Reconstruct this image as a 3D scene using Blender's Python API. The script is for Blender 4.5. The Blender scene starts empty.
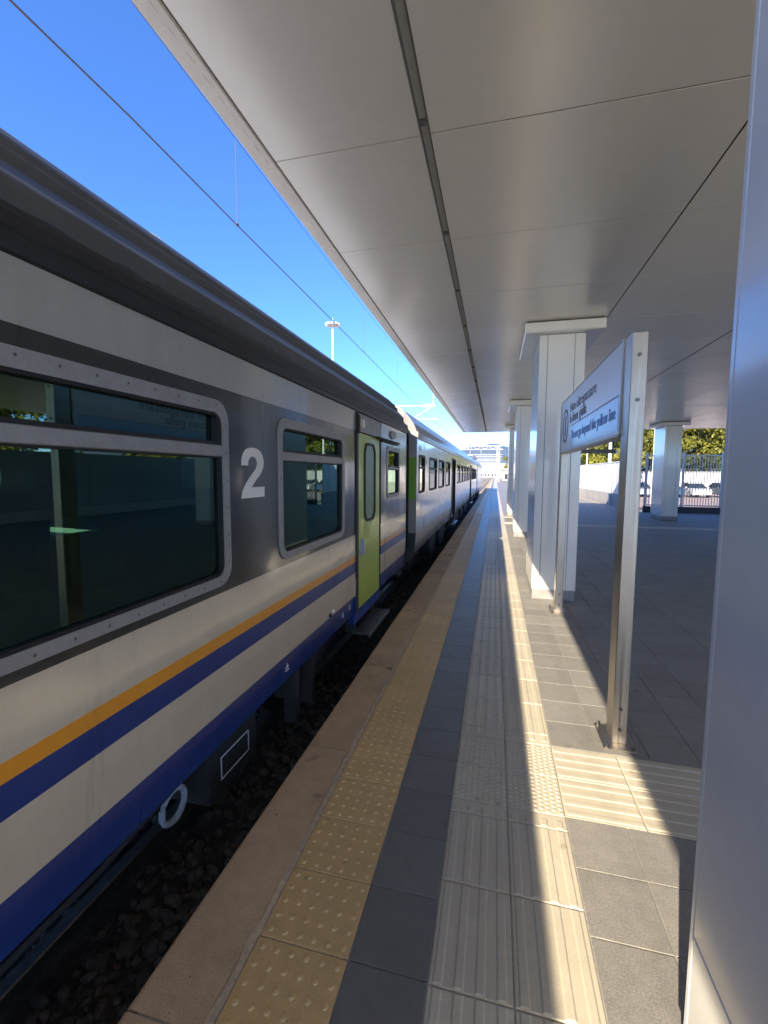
import bpy, bmesh, math, random
from mathutils import Vector, Matrix
random.seed(7)
S = bpy.context.scene
COL = S.collection

# ------------------------------------------------------------------ camera
H = 1.70
cam_d = bpy.data.cameras.new('camera')
cam = bpy.data.objects.new('camera', cam_d); COL.objects.link(cam)
right = Vector((0.970, 0.243, 0.005)).normalized()
fwd = Vector((-0.241, 0.967, -0.087)).normalized()
right = (right - fwd * right.dot(fwd)).normalized()
up = right.cross(fwd)
m = Matrix.Identity(4)
for i in range(3):
    m[i][0] = right[i]; m[i][1] = up[i]; m[i][2] = -fwd[i]
m[0][3], m[1][3], m[2][3] = 0, 0, H
cam.matrix_world = m
cam_d.sensor_fit = 'HORIZONTAL'; cam_d.sensor_width = 36.0; cam_d.lens = 443.0 / 768 * 36
cam_d.clip_start = 0.02; cam_d.clip_end = 20000
S.camera = cam

# ------------------------------------------------------------------ light
LIGHT = Vector((1.0, 2.79, -1.556)).normalized()      # the way the sunlight travels
w = bpy.data.worlds.new('World'); S.world = w; w.use_nodes = True
nt = w.node_tree
sky = nt.nodes.new('ShaderNodeTexSky'); sky.sky_type = 'NISHITA'; sky.sun_disc = False
sky.sun_elevation = math.asin(-LIGHT.z)
sky.sun_rotation = math.atan2(-LIGHT.x, -LIGHT.y) % (2 * math.pi)
sky.altitude = 0; sky.air_density = 0.7; sky.dust_density = 0.0; sky.ozone_density = 7.5
bg = nt.nodes['Background']; bg.inputs['Strength'].default_value = 0.088
gm = nt.nodes.new('ShaderNodeGamma'); gm.inputs['Gamma'].default_value = 0.9
hs_ = nt.nodes.new('ShaderNodeHueSaturation'); hs_.inputs['Saturation'].default_value = 1.10; hs_.inputs['Hue'].default_value = 0.508
nt.links.new(sky.outputs[0], gm.inputs['Color']); nt.links.new(gm.outputs[0], hs_.inputs['Color']); nt.links.new(hs_.outputs[0], bg.inputs['Color'])
sd = bpy.data.lights.new('sun', 'SUN'); sd.energy = 2.0; sd.angle = math.radians(0.4); sd.color = (1.0, 0.85, 0.64)
sun = bpy.data.objects.new('sun', sd); COL.objects.link(sun)
sun.location = (-40, -110, 80)
sun.rotation_euler = LIGHT.to_track_quat('-Z', 'Y').to_euler()
vs = S.view_settings
S.display_settings.display_device = 'sRGB'
vs.view_transform = 'Standard'; vs.look = 'None'; vs.exposure = 2.58; vs.gamma = 1.0; vs.use_curve_mapping = False
S.render.engine = 'CYCLES'
cy = S.cycles
cy.use_denoising = True
try: cy.denoiser = 'OPENIMAGEDENOISE'
except Exception: pass
cy.max_bounces = 8; cy.diffuse_bounces = 5; cy.glossy_bounces = 5; cy.transmission_bounces = 4; cy.transparent_max_bounces = 12
cy.caustics_reflective = True; cy.sample_clamp_indirect = 6.0; cy.blur_glossy = 0.3

# ------------------------------------------------------------------ materials
MATS = {}
def mat(name, col, rough=0.6, metal=0.0, noise=None, bump=None, spec=0.5, var=0.0, coat=0.0, spots=None, streak=None, wave=None, ramp=None):
    """noise=(scale, amount): tone variation; bump=(scale, strength); var: tone spread between alike pieces;
    spots=(scale, threshold, colour): small stains; streak=(vector scale, amount); wave=(scale, strength): broad panel buckling;
    ramp=[(z, colour), ...]: paint bands by height"""
    if name in MATS: return MATS[name]
    M = bpy.data.materials.new(name); M.use_nodes = True
    n = M.node_tree.nodes; l = M.node_tree.links
    b = n['Principled BSDF']
    b.inputs['Roughness'].default_value = rough; b.inputs['Metallic'].default_value = metal
    b.inputs['Specular IOR Level'].default_value = spec
    b.inputs['Coat Weight'].default_value = coat; b.inputs['Coat Roughness'].default_value = 0.10; b.inputs['Coat IOR'].default_value = 1.58
    geo = n.new('ShaderNodeNewGeometry'); pos = geo.outputs['Position']
    rgb = n.new('ShaderNodeRGB'); rgb.outputs[0].default_value = (*col, 1); cur = rgb.outputs[0]
    if ramp:
        sx = n.new('ShaderNodeSeparateXYZ'); l.new(pos, sx.inputs[0])
        mp = n.new('ShaderNodeMapRange'); mp.inputs['From Min'].default_value = 0; mp.inputs['From Max'].default_value = 4; l.new(sx.outputs['Z'], mp.inputs['Value'])
        cr = n.new('ShaderNodeValToRGB'); cr.color_ramp.interpolation = 'CONSTANT'
        els = cr.color_ramp.elements
        els[0].position = 0; els[0].color = (*ramp[0][1], 1)
        els[1].position = ramp[1][0] / 4; els[1].color = (*ramp[1][1], 1)
        for z, c in ramp[2:]:
            e = els.new(z / 4); e.color = (*c, 1)
        l.new(mp.outputs[0], cr.inputs[0]); cur = cr.outputs[0]
    def mul(fac):
        nonlocal cur
        v = n.new('ShaderNodeVectorMath'); v.operation = 'SCALE'
        l.new(cur, v.inputs[0]); l.new(fac, v.inputs['Scale']); cur = v.outputs[0]
    def nz(scale, detail=4.0, vec=None, rough_=0.6):
        t = n.new('ShaderNodeTexNoise'); t.inputs['Scale'].default_value = scale; t.inputs['Detail'].default_value = detail
        t.inputs['Roughness'].default_value = rough_
        l.new(vec if vec else pos, t.inputs['Vector']); return t.outputs['Fac']
    def rng(src, a, b_):
        r = n.new('ShaderNodeMapRange'); r.inputs['From Min'].default_value = 0.25; r.inputs['From Max'].default_value = 0.75
        r.inputs['To Min'].default_value = a; r.inputs['To Max'].default_value = b_
        l.new(src, r.inputs['Value']); return r.outputs[0]
    if noise:
        for sc, am in (noise if isinstance(noise[0], tuple) else (noise,)):
            mul(rng(nz(sc), 1 - am, 1 + am))
    if streak:
        v = n.new('ShaderNodeVectorMath'); v.operation = 'MULTIPLY'; v.inputs[1].default_value = streak[0]; l.new(pos, v.inputs[0])
        f = nz(1.0, 3.0, v.outputs[0]); mul(rng(f, 1 - streak[1], 1 + streak[1]))
        l.new(rng(f, max(0.02, rough - 0.1), rough + 0.12), b.inputs['Roughness'])
    if var:
        oi = n.new('ShaderNodeObjectInfo')
        r = n.new('ShaderNodeMapRange'); r.inputs['To Min'].default_value = 1 - var; r.inputs['To Max'].default_value = 1 + var
        l.new(oi.outputs['Random'], r.inputs['Value']); mul(r.outputs[0])
    if spots:
        for sc, th, c in (spots if isinstance(spots, list) else [spots]):
            f = nz(sc, 2.0)
            r = n.new('ShaderNodeMapRange'); r.inputs['From Min'].default_value = th; r.inputs['From Max'].default_value = th + 0.06
            l.new(f, r.inputs['Value'])
            mx = n.new('ShaderNodeMix'); mx.data_type = 'RGBA'; l.new(r.outputs[0], mx.inputs['Factor']); l.new(cur, mx.inputs['A']); mx.inputs['B'].default_value = (*c, 1)
            cur = mx.outputs['Result']
    l.new(cur, b.inputs['Base Color'])
    nrm = None
    for src in (bump, wave):
        if not src: continue
        bp = n.new('ShaderNodeBump'); bp.inputs['Strength'].default_value = src[1]; bp.inputs['Distance'].default_value = 0.01 if src is bump else 0.05
        l.new(nz(src[0], 5.0 if src is bump else 1.0), bp.inputs['Height'])
        if nrm: l.new(nrm, bp.inputs['Normal'])
        nrm = bp.outputs[0]
    if nrm:
        l.new(nrm, b.inputs['Normal'])
        if coat: l.new(nrm, b.inputs['Coat Normal'])
    MATS[name] = M
    return M

def glass(name, tint, ior=1.5, rough=0.0, refl=(0.66, 0.95, 0.80)):
    M = bpy.data.materials.new(name); M.use_nodes = True
    n = M.node_tree.nodes; l = M.node_tree.links
    n.remove(n['Principled BSDF'])
    tr = n.new('ShaderNodeBsdfTransparent'); tr.inputs[0].default_value = (*tint, 1)
    gl = n.new('ShaderNodeBsdfGlossy'); gl.inputs['Roughness'].default_value = rough; gl.inputs['Color'].default_value = (*refl, 1)
    fr = n.new('ShaderNodeFresnel'); fr.inputs['IOR'].default_value = ior
    ge = n.new('ShaderNodeNewGeometry')          # the mirror image comes off the front of a pane only
    sb = n.new('ShaderNodeMath'); sb.operation = 'SUBTRACT'; sb.inputs[0].default_value = 1.0; l.new(ge.outputs['Backfacing'], sb.inputs[1])
    ml = n.new('ShaderNodeMath'); ml.operation = 'MULTIPLY'; l.new(fr.outputs[0], ml.inputs[0]); l.new(sb.outputs[0], ml.inputs[1])
    mx = n.new('ShaderNodeMixShader'); l.new(ml.outputs[0], mx.inputs[0]); l.new(tr.outputs[0], mx.inputs[1]); l.new(gl.outputs[0], mx.inputs[2])
    l.new(mx.outputs[0], n['Material Output'].inputs['Surface'])
    return M

BLUE = (0.008, 0.036, 0.20); ORANGE = (0.86, 0.33, 0.010); BEIGE = (0.63, 0.535, 0.39); DARK = (0.020, 0.0195, 0.020); PALE = (0.37, 0.365, 0.345)
m_livery = mat('livery_paint', BEIGE, 0.34, noise=((2.5, 0.05), (40, 0.03)), coat=1.0, spec=0.4, wave=(1.7, 0.16), streak=((9, 9, 0.7), 0.05),
               ramp=[(0, BLUE), (0.425, BEIGE), (0.684, BLUE), (0.783, ORANGE), (0.854, BEIGE), (1.075, DARK), (2.11, PALE)])
WHITE2 = (0.60, 0.595, 0.57)
m_white_livery = mat('white_livery_paint', WHITE2, 0.3, noise=((2.5, 0.06), (30, 0.03)), coat=1.0, spec=0.8, wave=(1.3, 0.2), streak=((9, 9, 0.7), 0.05),
               ramp=[(0, (0.33, 0.33, 0.33)), (0.42, WHITE2), (2.05, (0.50, 0.53, 0.42)), (2.24, WHITE2)])  # the pale green band paints in a reflection of trees
m_end = mat('coach_end_paint', (0.3, 0.3, 0.3), 0.5, noise=(6, 0.08), ramp=[(0, (0.05, 0.05, 0.05)), (0.62, (0.30, 0.29, 0.28)), (1.22, (0.20, 0.42, 0.055)), (1.98, (0.35, 0.35, 0.36))])
m_gutter = mat('gutter_paint', (0.018, 0.018, 0.021), 0.42, noise=((5, 0.25), (45, 0.2)), bump=(60, 0.25))
m_roof = mat('coach_roof_paint', (0.085, 0.085, 0.086), 0.52, noise=((3, 0.2), (30, 0.12)), coat=0.0)
m_rooftop = mat('roof_bounce_metal', (0.74, 0.74, 0.72), 0.5, metal=0.2, noise=((2, 0.1), (25, 0.1)))  # unseen roof top, made pale to bounce sun up to the canopy
m_roof2 = mat('pale_roof_paint', (0.27, 0.27, 0.29), 0.38, noise=((3, 0.15), (30, 0.08)), coat=0.2)
m_frame = mat('window_frame_metal', (0.33, 0.32, 0.31), 0.42, metal=0.25, noise=((12, 0.1), (70, 0.08)))
m_gasket = mat('rubber_black', (0.012, 0.012, 0.013), 0.55, noise=(40, 0.2))
m_glass = glass('window_glass', (0.36, 0.64, 0.56), 2.2)
m_glass2 = glass('window_glass_pale', (0.62, 0.72, 0.70), 2.0, refl=(0.92, 0.93, 0.90))
m_door = mat('green_door_paint', (0.43, 0.56, 0.065), 0.34, noise=((4, 0.06), (50, 0.03)), coat=0.4, wave=(2.5, 0.25))
m_handle = mat('handle_plate', (0.50, 0.52, 0.58), 0.3, metal=0.4)
m_num = mat('numeral_white', (0.86, 0.84, 0.80), 0.5, noise=(60, 0.04))
m_inwall = mat('coach_lining', (0.22, 0.26, 0.245), 0.6, noise=(5, 0.08))
m_seat = mat('seat_fabric', (0.045, 0.085, 0.11), 0.85, noise=(40, 0.15))
m_blind = mat('window_blind', (0.16, 0.20, 0.19), 0.8)
m_blind2 = mat('pale_blind', (0.68, 0.60, 0.56), 0.8)
m_tray = mat('tray_plastic', (0.78, 0.80, 0.76), 0.4)
m_under = mat('underframe_grime', (0.035, 0.032, 0.030), 0.8, noise=((6, 0.4), (40, 0.3)), bump=(40, 0.3))
m_pipe = mat('pipe_pale_paint', (0.48, 0.53, 0.55), 0.55, noise=(30, 0.25), spots=(60, 0.62, (0.1, 0.09, 0.08)))
m_white = mat('white_marking', (0.75, 0.74, 0.72), 0.6, noise=(50, 0.08))
m_steel = mat('brushed_steel', (0.52, 0.475, 0.41), 0.36, metal=1.0, streak=((90, 90, 1.2), 0.07), noise=((7, 0.07), (60, 0.04)))
m_bolt = mat('bolt_steel', (0.20, 0.19, 0.18), 0.4, metal=1.0)
m_screw = mat('screw_dark', (0.10, 0.095, 0.09), 0.6)
m_rail = mat('rail_steel', (0.30, 0.28, 0.26), 0.35, metal=0.9, noise=(25, 0.25))
m_curb = mat('curb_concrete', (0.54, 0.38, 0.225), 0.82, noise=((2.2, 0.22), (14, 0.10), (190, 0.30)), bump=(220, 0.5), var=0.07, spots=[(3.1, 0.64, (0.20, 0.145, 0.105)), (28, 0.70, (0.18, 0.14, 0.11))])
m_grout = mat('grout', (0.55, 0.43, 0.29), 0.9, noise=(30, 0.3))
m_yellow = mat('yellow_tactile', (0.68, 0.46, 0.20), 0.52, noise=((3.5, 0.10), (22, 0.07), (170, 0.16)), bump=(240, 0.25), var=0.06, spots=[(9, 0.70, (0.24, 0.155, 0.07)), (34, 0.74, (0.17, 0.12, 0.06))])
m_darktile = mat('dark_paving', (0.165, 0.162, 0.152), 0.42, noise=((2.5, 0.12), (20, 0.07), (230, 0.16)), bump=(260, 0.15), var=0.07, spots=[(30, 0.755, (0.3, 0.3, 0.29)), (6, 0.69, (0.06, 0.064, 0.07))])
m_guide = mat('cream_tactile', (0.53, 0.485, 0.38), 0.48, noise=((3, 0.07), (20, 0.06), (180, 0.09)), bump=(250, 0.18), var=0.045, spots=[(26, 0.735, (0.26, 0.22, 0.17)), (7, 0.68, (0.40, 0.34, 0.25))])
m_gray = mat('grey_paving', (0.25, 0.24, 0.222), 0.62, spec=0.35, noise=((2.5, 0.12), (18, 0.10), (150, 0.34)), bump=(240, 0.25), var=0.09, spots=[(24, 0.735, (0.36, 0.35, 0.335)), (5, 0.68, (0.18, 0.176, 0.17))])
m_base = mat('platform_concrete', (0.30, 0.28, 0.25), 0.9, noise=((3, 0.2), (40, 0.15)))
m_joint = mat('platform_joint', (0.34, 0.32, 0.285), 0.95, noise=((3, 0.25), (40, 0.2)))
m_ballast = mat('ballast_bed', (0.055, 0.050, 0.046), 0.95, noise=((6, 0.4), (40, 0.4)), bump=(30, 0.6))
m_ballast2 = mat('sunlit_ballast', (0.34, 0.275, 0.18), 0.95, noise=((0.6, 0.2), (6, 0.3)), bump=(30, 0.6))  # lit copy of the ballast, sunshine put into the colour
m_stone = mat('ballast_stone', (0.095, 0.075, 0.058), 0.9, noise=((9, 0.5), (60, 0.2)))
m_sleeper = mat('sleeper_concrete', (0.2, 0.19, 0.17), 0.9, noise=(8, 0.3))
m_ceil = mat('ceiling_panel_paint', (0.91, 0.89, 0.82), 0.25, metal=0.18, spec=0.75, noise=((1.2, 0.03), (9, 0.02)), wave=(0.9, 0.25), var=0.03)
m_fascia = mat('canopy_fascia_paint', (0.74, 0.71, 0.64), 0.5, noise=((4, 0.06), (60, 0.04)))
m_roofdeck = mat('canopy_deck', (0.06, 0.06, 0.06), 0.85)
m_slot = mat('slot_diffuser', (0.62, 0.62, 0.60), 0.5, noise=(15, 0.1))
m_slotedge = mat('slot_trim', (0.22, 0.22, 0.22), 0.5)
m_column = mat('column_cladding', (0.81, 0.825, 0.81), 0.26, spec=0.6, noise=((1.5, 0.03), (20, 0.02)), coat=0.7, wave=(0.8, 0.12))
m_core = mat('column_core', (0.05, 0.05, 0.05), 0.9)
m_plinth = mat('column_plinth', (0.28, 0.28, 0.28), 0.5, noise=(10, 0.1))
m_plinth2 = mat('wall_panel_paint', (0.42, 0.45, 0.44), 0.5, noise=(2, 0.05), var=0.12)
m_sign = mat('sign_face', (0.86, 0.86, 0.87), 0.30, noise=(3, 0.03), coat=0.2)
m_signblue = mat('sign_light_blue', (0.52, 0.72, 0.97), 0.30, noise=(3, 0.03), coat=0.2)
m_text = mat('sign_lettering', (0.27, 0.27, 0.29), 0.6)
m_textblue = mat('sign_lettering_blue', (0.33, 0.48, 0.78), 0.6)
m_ring = mat('sign_ring_brown', (0.20, 0.10, 0.09), 0.6)
m_fence = mat('white_fence_paint', (0.74, 0.73, 0.70), 0.5, noise=((2, 0.08), (20, 0.04)), var=0.05)
m_fencebase = mat('fence_plinth_concrete', (0.42, 0.40, 0.37), 0.85, noise=((2, 0.15), (20, 0.1)))
m_darkplinth = mat('dark_plinth', (0.055, 0.06, 0.07), 0.7, noise=(8, 0.15))
m_pole = mat('pole_white', (0.70, 0.70, 0.68), 0.5, noise=(10, 0.06))
m_galv = mat('galvanised', (0.52, 0.53, 0.53), 0.5, metal=0.3, noise=(6, 0.1))
m_wire = mat('wire_copper', (0.10, 0.075, 0.07), 0.6)
m_insul = mat('insulator', (0.75, 0.75, 0.74), 0.3)
m_ground = mat('ground_dirt', (0.42, 0.37, 0.29), 0.95, noise=((0.05, 0.2), (0.8, 0.2), (8, 0.15)))
m_pave = mat('pinkish_paving', (0.36, 0.27, 0.225), 0.9, noise=((0.4, 0.12), (6, 0.1)))
m_road = mat('asphalt', (0.085, 0.085, 0.095), 0.9, noise=((0.6, 0.15), (30, 0.2)))
m_wall = mat('rendered_wall', (0.58, 0.55, 0.55), 0.85, noise=((0.5, 0.08), (6, 0.06)))
m_bark = mat('bark', (0.10, 0.075, 0.05), 0.9, noise=(12, 0.3))
def leafmat(name, c1, c2):
    M = mat(name, c1, 0.6, noise=(1.2, 0.45), var=0.12)
    b = M.node_tree.nodes['Principled BSDF']
    return M
m_leaf = leafmat('leaf_yellow_green', (0.18, 0.185, 0.024), None)
m_leaf2 = leafmat('leaf_green', (0.14, 0.16, 0.025), None)
m_hedge = leafmat('leaf_dark', (0.040, 0.052, 0.020), None)
m_hill = mat('hazy_hill_scrub', (0.10, 0.15, 0.20), 0.95, noise=((0.01, 0.2), (0.05, 0.15)))  # the blue of distant haze is put into the hill colour
m_hall = mat('pale_building', (0.66, 0.64, 0.60), 0.8, noise=(0.6, 0.06))
m_window_dark = mat('dark_pane', (0.03, 0.035, 0.04), 0.1, spec=0.8)
m_carA = mat('car_paint_silver', (0.50, 0.51, 0.53), 0.3, metal=0.3, coat=0.6)
m_carB = mat('car_paint_blue', (0.05, 0.09, 0.16), 0.3, coat=0.8)
m_carC = mat('car_paint_white', (0.72, 0.72, 0.71), 0.3, coat=0.6)
m_carD = mat('car_paint_grey', (0.13, 0.14, 0.15), 0.3, coat=0.8)
m_tyre = mat('tyre_rubber', (0.02, 0.02, 0.02), 0.9)
m_red = mat('tail_lamp_red', (0.35, 0.02, 0.015), 0.3)

# ------------------------------------------------------------------ mesh helpers
class MB:
    def __init__(s): s.v = []; s.f = []
    def add(s, vs, fs):
        o = len(s.v); s.v += [tuple(p) for p in vs]; s.f += [tuple(i + o for i in f) for f in fs]; return s
    def box(s, x0, x1, y0, y1, z0, z1, b=0.0):
        if b <= 0:
            vs = [(x, y, z) for z in (z0, z1) for y in (y0, y1) for x in (x0, x1)]
            return s.add(vs, [(0, 2, 3, 1), (4, 5, 7, 6), (0, 1, 5, 4), (2, 6, 7, 3), (0, 4, 6, 2), (1, 3, 7, 5)])
        vs = []; idx = {}
        for iz, z in enumerate((z0, z1)):
            for iy, y in enumerate((y0, y1)):
                for ix, x in enumerate((x0, x1)):
                    sx, sy, sz = (b if ix == 0 else -b), (b if iy == 0 else -b), (b if iz == 0 else -b)
                    idx[ix, iy, iz, 0] = len(vs); vs.append((x, y + sy, z + sz))
                    idx[ix, iy, iz, 1] = len(vs); vs.append((x + sx, y, z + sz))
                    idx[ix, iy, iz, 2] = len(vs); vs.append((x + sx, y + sy, z))
        g = lambda a, b_, c, k: idx[a, b_, c, k]
        fs = []
        for t in (0, 1):
            q = [g(t, 0, 0, 0), g(t, 1, 0, 0), g(t, 1, 1, 0), g(t, 0, 1, 0)]; fs.append(q[::-1] if t == 0 else q)
            q = [g(0, t, 0, 1), g(1, t, 0, 1), g(1, t, 1, 1), g(0, t, 1, 1)]; fs.append(q if t == 0 else q[::-1])
            q = [g(0, 0, t, 2), g(1, 0, t, 2), g(1, 1, t, 2), g(0, 1, t, 2)]; fs.append(q[::-1] if t == 0 else q)
        for a in (0, 1):
            for c in (0, 1):
                fs.append([g(a, c, 0, 0), g(a, c, 1, 0), g(a, c, 1, 1), g(a, c, 0, 1)])
                fs.append([g(a, 0, c, 0), g(a, 1, c, 0), g(a, 1, c, 2), g(a, 0, c, 2)])
                fs.append([g(0, a, c, 1), g(1, a, c, 1), g(1, a, c, 2), g(0, a, c, 2)])
                for d in (0, 1): fs.append([g(a, c, d, 0), g(a, c, d, 1), g(a, c, d, 2)])
        # duplicates of corner triangles are avoided: each (a,c,d) once
        return s.add(vs, fs)
    def tube(s, pts, r, n=8, caps=True):
        pts = [Vector(p) for p in pts]; rr = r if isinstance(r, (list, tuple)) else [r] * len(pts)
        vs = []; fs = []; k = len(pts)
        for i, p in enumerate(pts):
            d = (pts[min(i + 1, k - 1)] - pts[max(i - 1, 0)]).normalized()
            a = Vector((0, 0, 1)) if abs(d.z) < 0.9 else Vector((1, 0, 0))
            u = d.cross(a).normalized(); v = d.cross(u)
            for j in range(n):
                t = 2 * math.pi * j / n; vs.append(p + (u * math.cos(t) + v * math.sin(t)) * rr[i])
        for i in range(k - 1):
            for j in range(n):
                fs.append((i * n + j, i * n + (j + 1) % n, (i + 1) * n + (j + 1) % n, (i + 1) * n + j))
        if caps: fs.append(tuple(range(n))[::-1]); fs.append(tuple((k - 1) * n + j for j in range(n)))
        return s.add(vs, fs)
    def ring_yz(s, x0, x1, outer, inner):
        """a flat ring between two outlines of (y, z) points, x0 (back) .. x1 (front)"""
        n = len(outer); vs = []
        for x in (x0, x1):
            vs += [(x, y, z) for y, z in outer]; vs += [(x, y, z) for y, z in inner]
        fs = []
        for i in range(n):
            j = (i + 1) % n
            fs.append((2 * n + i, 2 * n + j, 3 * n + j, 3 * n + i))      # front
            fs.append((i, n + i, n + j, j))                               # back
            fs.append((i, j, 2 * n + j, 2 * n + i))                       # outer rim
            fs.append((n + i, 3 * n + i, 3 * n + j, n + j))               # inner rim
        return s.add(vs, fs)
    def plate_yz(s, x0, x1, out):
        n = len(out); vs = [(x0, y, z) for y, z in out] + [(x1, y, z) for y, z in out]
        fs = [tuple(range(n))[::-1], tuple(range(n, 2 * n))]
        for i in range(n):
            j = (i + 1) % n; fs.append((i, j, n + j, n + i))
        return s.add(vs, fs)
    def prism_y(s, prof, y0, y1, closed=True, caps=True):
        n = len(prof); vs = [(x, y0, z) for x, z in prof] + [(x, y1, z) for x, z in prof]
        fs = [(i, (i + 1) % n, n + (i + 1) % n, n + i) for i in range(n if closed else n - 1)]
        if closed and caps: fs += [tuple(range(n))[::-1], tuple(range(n, 2 * n))]
        return s.add(vs, fs)
    def mesh(s, name, material, smooth=False, fix=True):
        me = bpy.data.meshes.new(name); me.from_pydata(s.v, [], s.f)
        if fix:
            bm = bmesh.new(); bm.from_mesh(me); bmesh.ops.recalc_face_normals(bm, faces=bm.faces); bm.to_mesh(me); bm.free()
        if material: me.materials.append(material)
        if smooth:
            for p in me.polygons: p.use_smooth = True
        me.update(); return me
    def build(s, name, material, parent=None, loc=None, smooth=False, fix=True):
        return link(name, s.mesh(name, material, smooth, fix), parent, loc)

def link(name, me, parent=None, loc=None):
    o = bpy.data.objects.new(name, me); COL.objects.link(o)
    if loc is not None: o.location = loc
    if parent is not None: o.parent = parent
    return o
def tag(o, label=None, cat=None, group=None, kind=None):
    if label: o['label'] = label
    if cat: o['category'] = cat
    if group: o['group'] = group
    if kind: o['kind'] = kind
    return o
def thing(name, loc, label, cat, group=None):
    o = bpy.data.objects.new(name, None); o.empty_display_size = 0.2; COL.objects.link(o); o.location = loc
    return tag(o, label, cat, group)
def rrect(y0, y1, z0, z1, r, n=5):
    out = []
    for cy_, cz_, a0 in ((y1 - r, z0 + r, -90), (y1 - r, z1 - r, 0), (y0 + r, z1 - r, 90), (y0 + r, z0 + r, 180)):
        for i in range(n + 1):
            a = math.radians(a0 + 90 * i / n); out.append((cy_ + r * math.cos(a), cz_ + r * math.sin(a)))
    return out
_rk = {}
def text_mesh(txt, size, depth=0.002, bold=0.0, sx=1.0):
    c = bpy.data.curves.new('lettering', 'FONT'); c.body = txt; c.size = size; c.extrude = depth; c.offset = bold
    o = bpy.data.objects.new('lettering', c); COL.objects.link(o)
    bpy.context.view_layer.update()
    dg = bpy.context.evaluated_depsgraph_get()
    me = bpy.data.meshes.new_from_object(o.evaluated_get(dg))
    bpy.data.objects.remove(o)
    for v in me.vertices: v.co.x *= sx
    return me
def put_text(name, txt, size, width, m_, origin, xdir, parent, bold=0.0, height=None):
    """flat lettering; xdir is the reading direction, up is +z"""
    me = text_mesh(txt, size, 0.0015, bold)
    xs = [v.co.x for v in me.vertices]; ys = [v.co.y for v in me.vertices]
    k = width / (max(xs) - min(xs)); x0 = min(xs)
    kz = 1.0 if height is None else height / (max(ys) - min(ys))
    y0 = min(ys) if height is not None else 0.0
    X = Vector(xdir); Z = Vector((0, 0, 1)); N = X.cross(Z)
    for v in me.vertices:
        c = v.co.copy(); v.co = Vector(origin) + X * ((c.x - x0) * k) + Z * ((c.y - y0) * kz) + N * c.z
    me.materials.clear(); me.materials.append(m_)
    return link(name, me, parent)

# ================================================================== SETTING
ground = MB().add([(-4000, -300, -0.80), (4000, -300, -0.80), (4000, 6000, -0.80), (-4000, 6000, -0.80)], [(0, 1, 2, 3)]).build('ground', m_ground)
tag(ground, kind='structure')
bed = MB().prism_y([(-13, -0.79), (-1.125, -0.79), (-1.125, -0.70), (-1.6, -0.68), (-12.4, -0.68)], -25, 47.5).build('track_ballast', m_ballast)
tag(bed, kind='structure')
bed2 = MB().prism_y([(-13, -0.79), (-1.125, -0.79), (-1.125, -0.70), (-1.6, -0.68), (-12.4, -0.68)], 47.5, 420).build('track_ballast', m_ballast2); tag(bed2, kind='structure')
# far end: ballast beyond the train is painted paler, as if sunlit
park = MB().box(6.62, 90, 22.6, 66, -0.79, -0.55).build('parking_pavement', m_pave); tag(park, kind='structure')
road = MB().box(6.62, 90, 27.0, 34.0, -0.549, -0.546).build('road', m_road); tag(road, kind='structure')
mk = MB()
for k in range(16): mk.box(8 + k * 4.5, 10.6 + k * 4.5, 30.4, 30.55, -0.5455, -0.542)
tag(mk.build('road_marking', m_white), kind='structure')

# hills
def hills():
    r = random.Random(3); v = []; f = []; nx = 150; rows = [(0.0, 0), (0.35, 350), (0.75, 750), (1.0, 1200), (0.6, 1900)]
    def ridge(x):
        h = 250 + 70 * math.sin(x * 0.0013 + 0.6) + 45 * math.sin(x * 0.0034 + 1.7) + 22 * math.sin(x * 0.009) + 10 * math.sin(x * 0.023 + 2)
        return h * (0.75 + 0.25 * math.tanh((x + 200) / 700))
    for j, (k, dy) in enumerate(rows):
        for i in range(nx):
            x = -5000 + 10000 * i / (nx - 1)
            v.append((x, 3600 + dy + r.uniform(-60, 60), -1 + ridge(x + 90 * j) * k + (r.uniform(-6, 6) if j else 0)))
    for j in range(len(rows) - 1):
        for i in range(nx - 1): f.append((j * nx + i, j * nx + i + 1, (j + 1) * nx + i + 1, (j + 1) * nx + i))
    mb = MB(); mb.add(v, f); return mb
tag(hills().build('hills', m_hill, smooth=True), kind='structure')

# ------------------------------------------------------------------ platform
G = 0.2965; Y0 = 1.340                       # paving module and its origin
plat = MB()
plat.prism_y([(-1.05, -0.79), (-1.05, -0.005), (13.0, -0.005), (13.0, -0.79)], -16, 22.30)
plat.prism_y([(-1.05, -0.79), (-1.05, -0.005), (6.25, -0.005), (6.25, -0.79)], 22.30, 38)
plat.prism_y([(-1.05, -0.79), (-1.05, -0.005), (3.2, -0.005), (3.2, -0.79)], 38, 150)
platform = plat.build('platform', m_joint); tag(platform, kind='structure')
rnd = random.Random(11)

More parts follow.
